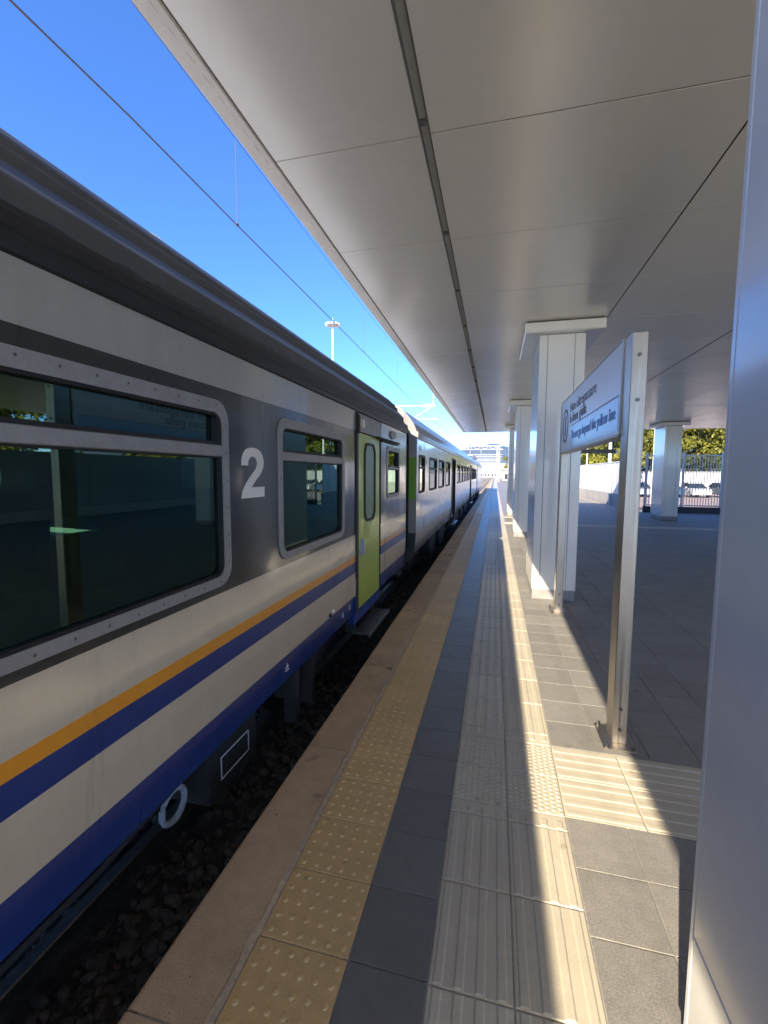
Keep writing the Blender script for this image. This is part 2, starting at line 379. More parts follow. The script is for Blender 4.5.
# curb stones, each its own length
ys = [-3.2, -2.0, -0.42, 1.031, 2.456, 3.468]
while ys[-1] < 150: ys.append(ys[-1] + 1.0)
far = MB(); nst = 0
for a, b in zip(ys, ys[1:]):
    w_ = rnd.uniform(-0.004, 0.004)
    if nst < 60:
        # the inner edge is worn and uneven
        mb = MB(); n = 9
        inner = [(-0.825 + rnd.uniform(-0.006, 0.006), a + 0.004 + (b - a - 0.008) * i / n) for i in range(n + 1)]
        prof = [(-1.092 + w_, -0.16), (-1.098 + w_, -0.15), (-1.098 + w_, -0.016), (-1.092 + w_, -0.005), (-1.080 + w_, 0.0)]
        v = []; f = []
        for i, (xi, y) in enumerate(inner):
            row = [(x, y, z) for x, z in prof] + [(xi - 0.006, y, 0.0), (xi, y, -0.005), (xi, y, -0.033)]
            v += row
        c = len(prof) + 3
        for i in range(n):
            for k in range(c - 1): f.append((i * c + k, i * c + k + 1, (i + 1) * c + k + 1, (i + 1) * c + k))
        f.append(tuple(range(c))); f.append(tuple(n * c + k for k in range(c)))
        mb.add(v, f); mb.build('curb_stone', m_curb, platform); nst += 1
    else:
        far.box(-1.096, -0.825, a + 0.004, b - 0.004, -0.16, 0.0)
tag(far.build('far_curb_stones', m_curb, platform), kind='stuff')
# the rough mortar line between curb and tactile tiles
v = []; f = []; n = 500
for i in range(n + 1):
    y = -3 + 40 * i / n; e = rnd.uniform(-0.007, 0.007)
    v += [(-0.825 + e, y, 0.0015), (-0.802 + rnd.uniform(-0.003, 0.003), y, 0.0015), (-0.825 + e, y, -0.01), (-0.80, y, -0.01)]
for i in range(n):
    a = 4 * i; f += [(a, a + 1, a + 5, a + 4), (a + 2, a, a + 4, a + 6), (a + 1, a + 3, a + 7, a + 5)]
tag(MB().add(v, f).build('mortar_joint', m_grout, platform), kind='stuff')

def dome(mb, x, y, r, h, n=8):
    vs = [(x + r * math.cos(2 * math.pi * i / n), y + r * math.sin(2 * math.pi * i / n), -0.0005) for i in range(n)]
    vs += [(x + r * .68 * math.cos(2 * math.pi * i / n), y + r * .68 * math.sin(2 * math.pi * i / n), h * .8) for i in range(n)]
    vs += [(x + r * .3 * math.cos(2 * math.pi * i / n), y + r * .3 * math.sin(2 * math.pi * i / n), h) for i in range(n)]
    fs = [(i, (i + 1) % n, n + (i + 1) % n, n + i) for i in range(n)] + [(n + i, n + (i + 1) % n, 2 * n + (i + 1) % n, 2 * n + i) for i in range(n)] + [tuple(range(2 * n, 3 * n))]
    mb.add(vs, fs)
def rib(mb, x0, x1, y0, y1, h, s=0.007, along='y'):
    ex, ey = s, s
    mb.add([(x0, y0, -0.0005), (x1, y0, -0.0005), (x1, y1, -0.0005), (x0, y1, -0.0005), (x0 + ex, y0 + ey, h), (x1 - ex, y0 + ey, h), (x1 - ex, y1 - ey, h), (x0 + ex, y1 - ey, h)],
           [(0, 1, 5, 4), (1, 2, 6, 5), (2, 3, 7, 6), (3, 0, 4, 7), (4, 5, 6, 7)])
def slab(w_, l_, g=0.0025, b=0.003):          # one tile with its corner at the origin
    return MB().box(g, w_ - g, g, l_ - g, -0.033, 0.0, b)
YW, DW, GW, PW = 0.345, 0.279, 0.2805, 0.280
XY, XD, XG, XP = -0.800, -0.455, -0.176, 0.385
t = slab(YW, G)
for i in range(6):
    for j in range(5): dome(t, 0.030 + i * 0.057, 0.032 + j * 0.058, 0.0135, 0.0048)
me_yellow = t.mesh('yellow_tile', m_yellow)
me_dark = slab(DW, G, 0.0018, 0.002).mesh('dark_tile', m_darktile)
GL = 0.3965
def ribbed(l_, r0, r1):
    t = slab(GW, l_)
    for i in range(4): rib(t, 0.014 + i * 0.070, 0.014 + i * 0.070 + 0.037, r0, l_ - r1, 0.0040)
    return t
me_guide = ribbed(GL, 0.004, 0.004).mesh('ribbed_tile', m_guide)
me_cap_a = ribbed(0.094, 0.004, 0.035).mesh('ribbed_tile', m_guide)
me_cap_b = ribbed(0.114, 0.035, 0.004).mesh('ribbed_tile', m_guide)
t = slab(GW, G)
for i in range(9):
    for j in range(9): dome(t, 0.018 + i * 0.0305, 0.018 + (j + (0.5 if i % 2 else 0)) * 0.0308, 0.0115, 0.0042, 6)
me_dot = t.mesh('dotted_tile', m_guide)
t = slab(PW, G)
for i in range(4): rib(t, 0.004, PW - 0.004, 0.016 + i * 0.074, 0.016 + i * 0.074 + 0.038, 0.0040)
me_cross = t.mesh('ribbed_tile', m_guide)
def cross_tile(w_):
    t = slab(w_, G)
    for i in range(4): rib(t, 0.004, w_ - 0.004, 0.016 + i * 0.074, 0.016 + i * 0.074 + 0.038, 0.0040)
    return t.mesh('ribbed_tile', m_guide)
me_cross_a, me_cross_b, me_cross_c = cross_tile(0.37), cross_tile(0.455), cross_tile(0.575)
me_gray = slab(PW, G, 0.0022, 0.002).mesh('paving_tile', m_gray)
me_gray_w = slab(2 * PW, G, 0.0022, 0.002).mesh('paving_tile', m_gray)

def lay(name, me, x, y):
    return link(name, me, platform, (x, y, rnd.uniform(-0.0008, 0.0008)))
KMAX = 62
fy, fd = MB(), MB()
k = -12
while Y0 + k * G < 148:
    y = Y0 + k * G
    if k < KMAX:
        lay('yellow_tile', me_yellow, XY, y); lay('dark_tile', me_dark, XD, y)
    else:
        fy.box(XY + .003, XY + YW - .003, y + .003, y + G - .003, -0.033, 0); fd.box(XD + .002, XD + DW - .002, y + .002, y + G - .002, -0.033, 0)
    k += 1
tag(fy.build('far_yellow_tiles', m_yellow, platform, fix=False), kind='stuff'); tag(fd.build('far_dark_tiles', m_darktile, platform, fix=False), kind='stuff')
# cream guide strip
DOT0 = Y0 + 3 * G - 0.006; DOT1 = DOT0 + 2 * G
rows = []                                     # (mesh, y, length)
y = DOT0 - 0.094; rows.append((me_cap_a, y, 0.094))
while y > -2.2: y -= GL; rows.append((me_guide, y, GL))
rows += [(me_dot, DOT0, G), (me_dot, DOT0 + G, G), (me_cap_b, DOT1, 0.114)]
y = DOT1 + 0.114
fg = MB()
while y < 148:
    if y < 19: rows.append((me_guide, y, GL))
    else:
        for c in (0, 1):
            x = XG + c * GW; fg.box(x + .003, x + GW - .003, y + .003, y + GL - .003, -0.033, 0)
            if y < 40:
                for i in range(4): fg.box(x + 0.018 + i * 0.07, x + 0.048 + i * 0.07, y + .006, y + GL - .006, -0.001, 0.005)
    y += GL
for me, y, l_ in rows:
    for c in (0, 1): lay('dotted_tile' if me is me_dot else 'ribbed_tile', me, XG + c * GW, y)
tag(fg.build('far_guide_tiles', m_guide, platform, fix=False), kind='stuff')
# grey paving with two cream cross strips
fp, fc = MB(), MB(); single = 0
k = -12
CROSS2 = range(48, 50); CROSS3 = range(56, 57)
while Y0 + k * G < 148:
    y = Y0 + k * G
    xmax = 12.9 if y < 22.0 else (6.2 if y < 37.7 else 3.1)
    i = 0; x = XP
    while x + PW <= xmax + 0.01:
        if k in (3, 4) and x < XP + .01:
            for me_, dx_ in ((me_cross_a, 0), (me_cross_b, .37), (me_cross_c, .825)): lay('ribbed_tile', me_, x + dx_, y - 0.006)
            x += 5 * PW; continue
        if (k in CROSS2 and x < 9) or (k in CROSS3 and x < 1.4):
            fc.box(x + .003, x + PW - .003, y + .003, y + G - .003, -0.033, 0)
            for q in range(4): fc.box(x + .004, x + PW - .004, y + 0.02 + q * .074, y + 0.05 + q * .074, -0.001, 0.005)
            x += PW; continue
        wide = x > XP + 4 * PW - 0.01
        W_ = 2 * PW if wide else PW
        if -3 <= k < 55 and x < 1.8 and single < 285: lay('paving_tile', me_gray_w if wide else me_gray, x, y); single += 1
        else: fp.box(x + .0022, x + W_ - .0022, y + .0022, y + G - .0022, -0.033, rnd.uniform(-0.001, 0.0005))
        x += W_
    k += 1
tag(fp.build('far_paving_tiles', m_gray, platform, fix=False), kind='stuff'); tag(fc.build('far_cross_tiles', m_guide, platform, fix=False), kind='stuff')
tag(MB().box(XP, 12.9, -16, Y0 - 12 * G - .003, -0.033, 0.0, .003).build('bounce_paving', m_guide, platform), kind='stuff')  # added behind the camera, pale to throw sunlight under the canopy
# face of the platform towards the track
MB().box(-1.052, -1.050, -16, 150, -0.79, -0.17).build('platform_wall', m_base, platform)

# ------------------------------------------------------------------ track
def rail(x, y1, label):
    prof = [(-.075, 0), (.075, 0), (.075, .012), (.012, .03), (.010, .118), (.036, .128), (.036, .15), (.03, .158), (-.03, .158), (-.036, .15), (-.036, .128), (-.010, .118), (-.012, .03), (-.075, .012)]
    t = thing('rail', (x, 0, -0.70), label, 'rail', 'rails of the platform track')
    MB().prism_y(prof, -22, y1).build('rail_bar', m_rail, t)
    c = MB()
    for i in range(40):
        y = -1.0 + i * 0.6
        for s_ in (-1, 1): c.box(s_ * 0.085 - 0.03, s_ * 0.085 + 0.03, y - 0.05, y + 0.05, 0.005, 0.04, 0.006)
    tag(c.build('rail_clip', m_under, t), kind='stuff')
TX = -2.77
rail(TX + 0.745, 400, 'steel rail nearest the platform in the dark track bed'); rail(TX - 0.745, 400, 'steel rail on the far side under the train')
for dx, lab in ((-4.2, 'first far rail of the second track behind the train'), (-5.69, 'outer rail of the second track behind the train')):
    rail(TX + dx + 0.0, 400, lab)
for i in range(30):
    y = -1.0 + i * 0.6
    t = MB().box(-1.25, 1.25, y - 0.12, y + 0.12, -0.80, -0.705, 0.015).build('sleeper', m_sleeper, None)
    t.location = (TX, 0, 0)
    tag(t, 'concrete sleeper half buried in dark ballast under the train', 'sleeper', 'concrete sleepers under the train')
# loose stones
def stones():
    r = random.Random(5); mb = MB()
    ico = [(0, 0, 1), (.894, 0, .447), (.276, .851, .447), (-.724, .526, .447), (-.724, -.526, .447), (.276, -.851, .447), (.724, .526, -.447), (-.276, .851, -.447), (-.894, 0, -.447), (-.276, -.851, -.447), (.724, -.526, -.447), (0, 0, -1)]
    fi = [(0, 1, 2), (0, 2, 3), (0, 3, 4), (0, 4, 5), (0, 5, 1), (1, 6, 2), (2, 7, 3), (3, 8, 4), (4, 9, 5), (5, 10, 1), (6, 7, 2), (7, 8, 3), (8, 9, 4), (9, 10, 5), (10, 6, 1), (11, 7, 6), (11, 8, 7), (11, 9, 8), (11, 10, 9), (11, 6, 10)]
    for _ in range(13000):
        y = -0.5 + 18 * r.random() ** 1.5; x = r.uniform(-2.75, -1.13)
        if abs(x - (TX + 0.745)) < 0.09: continue
        s = 0.012 + 0.034 * r.random() ** 2.2; a = r.uniform(0, 6.28); ca, sa = math.cos(a), math.sin(a)
        k = [s * r.uniform(.6, 1.3) for _ in range(3)]; z = -0.685 + r.uniform(-.012, 0.03)
        mb.add([(x + (p[0] * k[0] * ca - p[1] * k[1] * sa), y + (p[0] * k[0] * sa + p[1] * k[1] * ca), z + p[2] * k[2] * .8 + p[0] * k[2] * .2) for p in ico], fi)
    return mb
tag(stones().build('ballast_stones', m_stone, bed, fix=False), kind='stuff')

# ================================================================== TRAIN
WX = -1.36                                     # outer face of the coach side
def wx(z): return WX if z >= 0.62 else WX - 0.03 * ((0.62 - z) / 0.38) ** 1.3
def side_wall(mb, y0, y1, holes, zt=2.318, zb=0.245, mirror=False):
    zs = sorted({zb, 0.36, 0.45, 0.62, zt} | {h[2] for h in holes} | {h[3] for h in holes})
    yy = sorted({y0, y1} | {h[0] for h in holes} | {h[1] for h in holes})
    for a, b in zip(yy, yy[1:]):
        for c, d in zip(zs, zs[1:]):
            if any(h[0] - 1e-6 <= a and b <= h[1] + 1e-6 and h[2] - 1e-6 <= c and d <= h[3] + 1e-6 for h in holes): continue
            X = (lambda z: 2 * TX - wx(z)) if mirror else wx
            mb.add([(X(c), a, c), (X(c), b, c), (X(d), b, d), (X(d), a, d)], [(0, 1, 2, 3)])
    for (a, b, c, d) in holes:                 # thickness of the wall round each opening
        X = (2 * TX - WX) if mirror else WX; Xi = X + (0.07 if mirror else -0.07)
        for p, q in (((a, c), (b, c)), ((b, c), (b, d)), ((b, d), (a, d)), ((a, d), (a, c))):
            mb.add([(X, p[0], p[1]), (X, q[0], q[1]), (Xi, q[0], q[1]), (Xi, p[0], p[1])], [(0, 1, 2, 3)])
GUT = [(-1.36, 2.316), (-1.345, 2.322), (-1.338, 2.345), (-1.340, 2.372), (-1.334, 2.386), (-1.336, 2.425), (-1.342, 2.448), (-1.356, 2.456), (-1.366, 2.452), (-1.372, 2.440)]
ROOF = [(-1.372, 2.440), (-1.400, 2.462), (-1.404, 2.560), (-1.412, 2.572), (-1.488, 2.650), (-1.500, 2.652), (-1.503, 2.700), (-1.508, 2.712), (-1.530, 2.724), (-1.536, 2.722), (-1.541, 2.757), (-1.548, 2.768), (-1.575, 2.785), (-1.583, 2.784), (-1.594, 2.803), (-1.625, 2.834), (-1.650, 2.856), (-1.672, 2.866), (-1.72, 2.895), (-1.85, 2.97), (-2.05, 3.08), (-2.35, 3.19), (-2.77, 3.24)]
ROOF2 = [(-1.372, 2.440), (-1.385, 2.50), (-1.42, 2.58), (-1.425, 2.592), (-1.49, 2.68), (-1.56, 2.765), (-1.566, 2.778), (-1.62, 2.83), (-1.650, 2.856), (-1.672, 2.866), (-1.72, 2.895), (-1.85, 2.97), (-2.05, 3.08), (-2.35, 3.19), (-2.77, 3.24)]
def train_roof(y0, y1, parent, mroof, mgut):
    ROOF = globals()['ROOF'] if y0 < 0 else ROOF2
    full = ROOF + [(2 * TX - x, z) for x, z in ROOF[-2::-1]]
    kt = next(i for i, p in enumerate(ROOF) if p[1] > 2.861)
    mb = MB(); mb.prism_y(ROOF[:kt + 1], y0, y1, closed=False); mb.prism_y([(2 * TX - x, z) for x, z in ROOF[:kt + 1]], y0, y1, closed=False)
    tp_ = MB(); tp_.prism_y(full[kt:len(full) - kt], y0, y1, closed=False)
    for i in range(int((y1 - y0) / 1.2)):
        y = y0 + .6 + i * 1.2; tp_.prism_y([(x, z + .012) for x, z in full[kt:len(full) - kt]], y, y + .05, closed=False)
    tp_.build('roof_bounce_sheet', m_rooftop, parent)
    n = len(full)
    for y in (y0, y1): mb.add([(x, y, z) for x, z in full], [tuple(range(n))])
    r = mb.build('roof', mroof, parent, fix=True)
    g = MB(); g.prism_y(GUT, y0, y1); g.prism_y([(2 * TX - x, z) for x, z in GUT], y0, y1)
    g.build('rain_gutter', mgut, parent)
    if y0 < 0:                                 # old sealant smeared along the gutter edge
        pts = []; rr = []
        for i in range(260):
            y = y0 + 6 + (y1 - y0 - 6) * i / 259; pts.append((-1.369 + rnd.uniform(-.004, .004), y, 2.452 + rnd.uniform(-.004, .006))); rr.append(rnd.uniform(.006, .013))
        MB().tube(pts, rr, 6).build('sealant_bead', m_gasket, parent)
    return r
def window(parent, y0, y1, z0, z1, bar=None, mframe=None, mglass=None, gasket=0.012, ring=0.055, rad=0.10, rivets=True, xo=0.0):
    """frame > panes, gasket, screws; glass stands back from the frame"""
    mframe = mframe or m_frame; mglass = mglass or m_glass
    O = rrect(y0, y1, z0, z1, rad); I = rrect(y0 + ring, y1 - ring, z0 + ring * .9, z1 - ring * 1.15, rad * .62)
    f = MB(); f.ring_yz(WX - 0.012 + xo, WX + 0.009 + xo, O, I)
    y0i, y1i, z0i, z1i = y0 + ring, y1 - ring, z0 + ring * .9, z1 - ring * 1.15
    if bar: f.box(WX - 0.03 + xo, WX + 0.007 + xo, y0i - .002, y1i + .002, bar[0], bar[1], 0.004)
    fr = f.build('window', mframe, parent)
    g = MB(); I2 = rrect(y0i + gasket, y1i - gasket, z0i + gasket, z1i - gasket, rad * .55)
    g.ring_yz(WX - 0.045 + xo, WX + 0.002 + xo, rrect(y0i - .003, y1i + .003, z0i - .003, z1i + .003, rad * .62), I2)
    if bar:
        g.box(WX - 0.04 + xo, WX + 0.004 + xo, y0i, y1i, bar[1] + .0005, bar[1] + 0.016); g.box(WX - 0.04 + xo, WX + 0.0045 + xo, y1i - 0.035, y1i - 0.001, bar[1] + .016, z1i - 0.02)
        g.box(WX - 0.04 + xo, WX + 0.004 + xo, y0i, y1i, bar[0] - 0.008, bar[0] - .0005)
    g.build('gasket', m_gasket, fr)
    if bar:
        MB().box(WX - 0.034 + xo, WX - 0.028 + xo, y0i, y1i, bar[1], z1i).build('pane', mglass, fr)
        MB().box(WX - 0.026 + xo, WX - 0.020 + xo, y0i, y1i, z0i, bar[0]).build('pane', mglass, fr)
    else:
        MB().box(WX - 0.030 + xo, WX - 0.024 + xo, y0i, y1i, z0i, z1i).build('pane', mglass, fr)
    if rivets:
        s = MB(); n = 9
        def screw(y, z): s.add([(WX + 0.0105 + xo, y + 0.0060 * math.cos(a * math.pi / 3), z + 0.0060 * math.sin(a * math.pi / 3)) for a in range(6)], [(0, 1, 2, 3, 4, 5)])
        for i in range(n):
            y = y0 + 0.10 + (y1 - y0 - 0.2) * i / (n - 1)
            screw(y, z0 + 0.024 + rnd.uniform(-.002, .002)); screw(y, z1 - 0.026 + rnd.uniform(-.002, .002))
        for i in range(6):
            z = z0 + 0.12 + (z1 - z0 - .24) * i / 5
            screw(y0 + .024, z); screw(y1 - .024, z)
        tag(s.build('screw', m_screw, fr), kind='stuff')
    return fr

# ---- grey coach nearest the camera
A0, A1 = -13.0, 6.872
coach = thing('passenger_coach', (TX, -3.0, -0.54), 'dark grey and cream striped passenger coach with a green door, nearest in the train', 'train coach')
def local(parent):                             # parts are drawn in world metres; shift them to the parent's frame
    bpy.context.view_layer.update()
    inv = parent.matrix_world.inverted()
    for c in parent.children: c.matrix_parent_inverse = inv
WZ0, WZ1 = 1.117, 2.060
wins = [(0.777 - 1.842 * k, 2.067 - 1.842 * k) for k in range(0, 5)] + [(2.619, 3.909)]
holes = [(a + 0.03, b - 0.03, WZ0 + 0.03, WZ1 - 0.03) for a, b in wins]
W3 = (5.587, 6.357, 1.376, 2.055)
holes.append((W3[0] + .03, W3[1] - .03, W3[2] + .03, W3[3] - .03))
DOORHOLE = (4.263, 5.300, 0.245, 2.318)
holes.append(DOORHOLE)
mb = MB(); side_wall(mb, A0, A1, holes)
farw = [(a, b, 1.15, 2.0) for a, b in [(0.56 + 1.842 * k, 1.76 + 1.842 * k) for k in range(-3, 2)]]
side_wall(mb, A0, A1, farw, mirror=True)
for y in (A0, A1):                             # ends
    p = [(-1.36, 2.318), (-1.36, 0.62), (-1.39, 0.245), (-4.15, 0.245), (-4.18, 0.62), (-4.18, 2.318)]
    mb.add([(x, y, z) for x, z in p], [tuple(range(6))])
mb.build('body', m_livery, coach, fix=False)
train_roof(A0, A1, coach, m_roof, m_gutter)
MB().box(-4.14, -1.40, A0 + .02, A1 - .02, 0.50, 0.56).build('floor', m_under, coach)
# lining: far wall, ceiling, partitions; the near wall stays open behind its windows
ln = MB()
zs = [0.56, 1.15, 2.0, 2.40]; fy_ = sorted({A0 + .03, A1 - .03} | {v for h in farw for v in h[:2]})
for a, b in zip(fy_, fy_[1:]):
    for c, d in zip(zs, zs[1:]):
        if c == 1.15 and any(h[0] <= a and b <= h[1] for h in farw): continue
        ln.add([(-4.11, a, c), (-4.11, b, c), (-4.11, b, d), (-4.11, a, d)], [(0, 1, 2, 3)])
ln.box(-4.11, -1.44, A0 + .03, A1 - .03, 2.40, 2.42)
ln.box(-3.20, -1.44, 4.02, 4.05, 0.56, 2.40); ln.box(-4.10, -1.44, -4.6, -4.57, 0.56, 2.40); ln.box(-4.10, -1.44, 5.42, 5.45, 0.56, 2.40)
ln.build('interior_lining', m_inwall, coach, fix=False)
for (a, b, c, d) in farw:
    bl = MB()
    if abs(a - 2.402) < .1: a += 0.48
    lo = c
    n = 9
    for i in range(n):
        z = lo + (d - lo) * i / n; bl.box(-4.105 + (.006 if i % 2 else 0), -4.095 + (.006 if i % 2 else 0), a, b, z, z + (d - lo) / n)
    bl.build('window_blind', m_blind, coach)
pr_ = [(0, 0), (0.40, 0.02), (0.46, 0.06), (0.50, 0.10), (0.10, 0.13), (0.02, 0.70), (-0.03, 0.74), (-0.07, 0.70), (-0.02, 0.10)]
for y in [-1.1, 0.25, 2.45]:
    for x0, x1 in ((-4.05, -3.10), (-2.35, -1.48)):
        d = 1 if y in (-1.1, 3.80) else -1
        mb = MB(); v = []
        for x in (x0, x1): v += [(x, y + d * p * .9, 0.86 + q * 1.0) for p, q in pr_]
        n = len(pr_); mb.add(v, [tuple(range(n)), tuple(range(n, 2 * n))] + [(i, (i + 1) % n, n + (i + 1) % n, n + i) for i in range(n)])
        mb.build('seat', m_seat, coach)
tb = MB(); tb.prism_y([(-4.08, 1.245), (-3.86, 1.125), (-3.865, 1.11), (-4.085, 1.23)], 3.14, 3.62)
tl_ = tb.build('table', m_tray, coach); MB().box(-4.09, -4.02, 3.34, 3.42, 0.56, 1.20, .005).build('table_leg', m_under, coach)
for a, b in wins: window(coach, a, b, WZ0, WZ1, bar=(1.781, 1.838))
window(coach, *W3, bar=(1.752, 1.782), ring=0.05, rad=0.08)
# door
mb = MB(); DX = WX - 0.012
mb.box(DX - 0.03, DX, 4.395, 5.268, 0.262, 2.118, 0.004)
dr = mb.build('door', m_door, coach)
O = rrect(4.605, 5.055, 1.165, 2.035, 0.13, 7); I = rrect(4.640, 5.005, 1.195, 2.010, 0.11, 7)
MB().ring_yz(DX, DX + 0.012, O, I).build('gasket', m_gasket, dr)
MB().plate_yz(DX + 0.0015, DX + 0.005, I).build('pane', m_glass2, dr)
c = [(4.540 + 0.092 * math.cos(i * math.pi / 9), 0.905 + 0.10 * math.sin(i * math.pi / 9)) for i in range(18)]
hd_ = MB(); hd_.plate_yz(DX, DX + 0.010, c); hd_.box(DX + 0.010, DX + 0.032, 4.52, 4.55, 0.83, 0.985, 0.006); hd_.build('handle', m_handle, dr)
MB().box(DX, DX + 0.004, 4.49, 4.58, 0.86, 0.90).build('lock_plate', m_gasket, dr)
mb = MB(); mb.box(WX - 0.05, WX - 0.006, 4.266, 4.392, 0.25, 2.30); mb.box(WX - 0.05, WX + 0.012, 4.266, 4.300, 0.62, 2.31); mb.box(WX - 0.05, WX - 0.006, 5.272, 5.297, 0.25, 2.12)
mb.box(WX + 0.0, WX + 0.03, 4.275, 4.345, 2.10, 2.29, 0.012)
mb.build('door_jamb', m_gasket, coach)
mb = MB(); mb.box(WX - 0.05, WX - 0.003, 4.393, 5.298, 2.128, 2.316, 0.004); mb.build('door_lintel', m_frame, coach)
mb = MB(); mb.box(WX, WX + 0.045, 5.05, 6.20, 2.105, 2.128, 0.004); mb.box(WX, WX + 0.022, 5.27, 6.18, 2.088, 2.104); mb.build('door_track', m_gasket, coach)
c = [(4.49 + 0.045 * math.cos(i * math.pi / 8), 2.215 + 0.050 * math.sin(i * math.pi / 8)) for i in range(16)]
MB().plate_yz(WX - .003, WX + 0.022, c).build('door_lamp', m_num, coach)
c = [(5.90 + 0.16 * math.cos(i * math.pi / 8), 2.215 + 0.055 * math.sin(i * math.pi / 8)) for i in range(16)]
MB().plate_yz(WX, WX + 0.02, c).build('oval_plate', m_frame, coach)  # raised oval plate above the door track
mb = MB(); mb.box(WX - 0.08, WX - 0.02, 4.27, 5.29, 0.13, 0.258); mb.build('door_sill', mat('sill_blue', BLUE, 0.5, noise=(20, 0.2)), coach)
mb = MB(); mb.box(-1.52, -1.42, 4.40, 4.46, 0.0, 0.25); mb.box(-1.52, -1.42, 5.16, 5.22, 0.0, 0.25); mb.box(-1.52, -1.42, 4.46, 5.16, -0.012, 0.01); mb.build('step_bracket', m_under, coach)
mb = MB(); mb.box(-1.42, -1.245, 4.36, 5.26, 0.0, 0.012); mb.box(-1.246, -1.232, 4.355, 5.265, -0.028, 0.016, 0.003)
for i in range(14): mb.box(-1.41, -1.25, 4.38 + i * 0.063, 4.385 + i * .063, 0.0115, 0.0165)
mb.build('step', m_rail, coach)
# numeral
def spline(P, n=6):
    out = []
    for i in range(len(P) - 1):
        p0, p1, p2, p3 = P[max(i - 1, 0)], P[i], P[i + 1], P[min(i + 2, len(P) - 1)]
        for k in range(n):
            t_ = k / n; f_ = lambda a, b, c, d: .5 * (2 * b + (c - a) * t_ + (2 * a - 5 * b + 4 * c - d) * t_ ** 2 + (3 * b - a - 3 * c + d) * t_ ** 3)
            out.append((f_(p0[0], p1[0], p2[0], p3[0]), f_(p0[1], p1[1], p2[1], p3[1])))
    return out + [P[-1]]
outer_ = spline([(0, 4), (7, 20), (24, 38), (48, 56), (63, 68), (69, 80), (63, 91), (50, 95), (37, 92), (30, 84), (28, 74)])
bowl_ = spline([(2, 74), (4, 90), (14, 105), (30, 113), (50, 115), (70, 113), (87, 105), (96, 92), (98, 80), (93, 66), (80, 53), (60, 39), (42, 24)])
two = [(0, 0)] + outer_ + bowl_ + [(100, 24), (100, 0)]
MB().plate_yz(WX - .002, WX + 0.003, [(2.189 + p * .0025, 1.556 + q * .00249) for p, q in two]).build('numeral', m_num, coach)
# small stencilled marks and a filler cap on the skirt
for y, z, s_ in ((2.72, 0.34, .05), (3.90, 0.345, .04), (4.10, 0.36, .045)):
    mk = MB(); mk.box(wx(z) - .004, wx(z) + 0.004, y, y + s_, z, z + 0.008); mk.box(wx(z) - .004, wx(z) + 0.004, y + s_ * .4, y + s_ * .4 + .009, z + 0.008, z + .035)
    mk.box(wx(z) - .004, wx(z) + 0.003, y + .006, y + s_ * 1.1, z - .022, z - .014)
    tag(mk.build('stencil_mark', m_white, coach), kind='stuff')
mb = MB(); mb.plate_yz(WX - .01, WX + .004, [(3.55 + .018 * math.cos(i * .7854), .46 + .018 * math.sin(i * .7854)) for i in range(8)]); mb.build('filler_cap', m_gasket, coach)
mb = MB(); mb.plate_yz(WX - .01, WX + .006, [(3.63 + .016 * math.cos(i * .7854), .475 + .016 * math.sin(i * .7854)) for i in range(8)]); mb.build('filler_cap', m_num, coach)
# underneath
mb = MB(); mb.box(-1.95, -1.60, 2.16, 2.70, -0.30, 0.22, 0.01); bx = mb.build('battery_box', m_under, coach)
ol = MB()
for a in (((2.275, 2.285), (-.205, -.055)), ((2.585, 2.595), (-.20, -.06)), ((2.285, 2.585), (-.205, -.195)), ((2.285, 2.585), (-.065, -.055))): ol.box(-1.601, -1.597, a[0][0], a[0][1], a[1][0], a[1][1])
ol.build('outline_mark', m_white, bx)
pts = [(-1.66, 1.93 + 0.088 * math.cos(i * math.pi / 10), -0.115 + 0.088 * math.sin(i * math.pi / 10)) for i in range(21)]
MB().tube(pts, 0.017, 8, caps=False).build('pipe_ring', m_pipe, coach)
mb = MB()
mb.box(-3.9, -1.62, A0 + 1, A1 - .1, 0.05, 0.24)
mb.box(-1.56, -1.46, 3.05, 3.12, -0.25, 0.24); mb.box(-1.60, -1.5, 3.45, 3.5, -0.3, 0.24); mb.box(-2.0, -1.65, 3.7, 4.2, -0.25, 0.2, 0.02)
mb.box(-2.6, -2.2, -0.8, 1.2, -0.2, 0.2, 0.02)
for x_ in (-1.72, -1.62): mb.tube([(x_, -4, 0.0), (x_, 1.4, -0.02), (x_, 2.2, 0.06), (x_, 3.4, 0.02), (x_, 6.5, 0.05)], 0.02, 6)
mb.build('underframe', m_under, coach)
def bogie(yc, parent):
    b = MB(); b.box(-1.85, -1.72, yc - 1.6, yc + 1.6, -0.28, -0.10, 0.02)
    for s_ in (-1.25, 1.25): b.box(-1.80, -1.66, yc + s_ - .18, yc + s_ + .18, -0.34, 0.02, 0.03)
    b.box(-3.7, -1.8, yc - .25, yc + .25, -0.3, -.05)
    b.build('bogie', m_under, parent)
    for s_ in (-1.25, 1.25):
        for x in (TX + 0.745, TX - 0.745):
            v = [(x, yc + s_, -0.08)]; wv = MB()
            wv.tube([(x - .065, yc + s_, -0.085), (x + .065, yc + s_, -0.085)], 0.455, 20); wv.build('wheel', m_under, parent)
bogie(5.0, coach)
for p in ((-1.62, 5.25), (-1.58, 5.9)):
    MB().tube([(p[0], p[1], 0.2), (p[0], p[1] + .03, -0.2)], 0.045, 8).build('damper', m_under, coach)
local(coach)

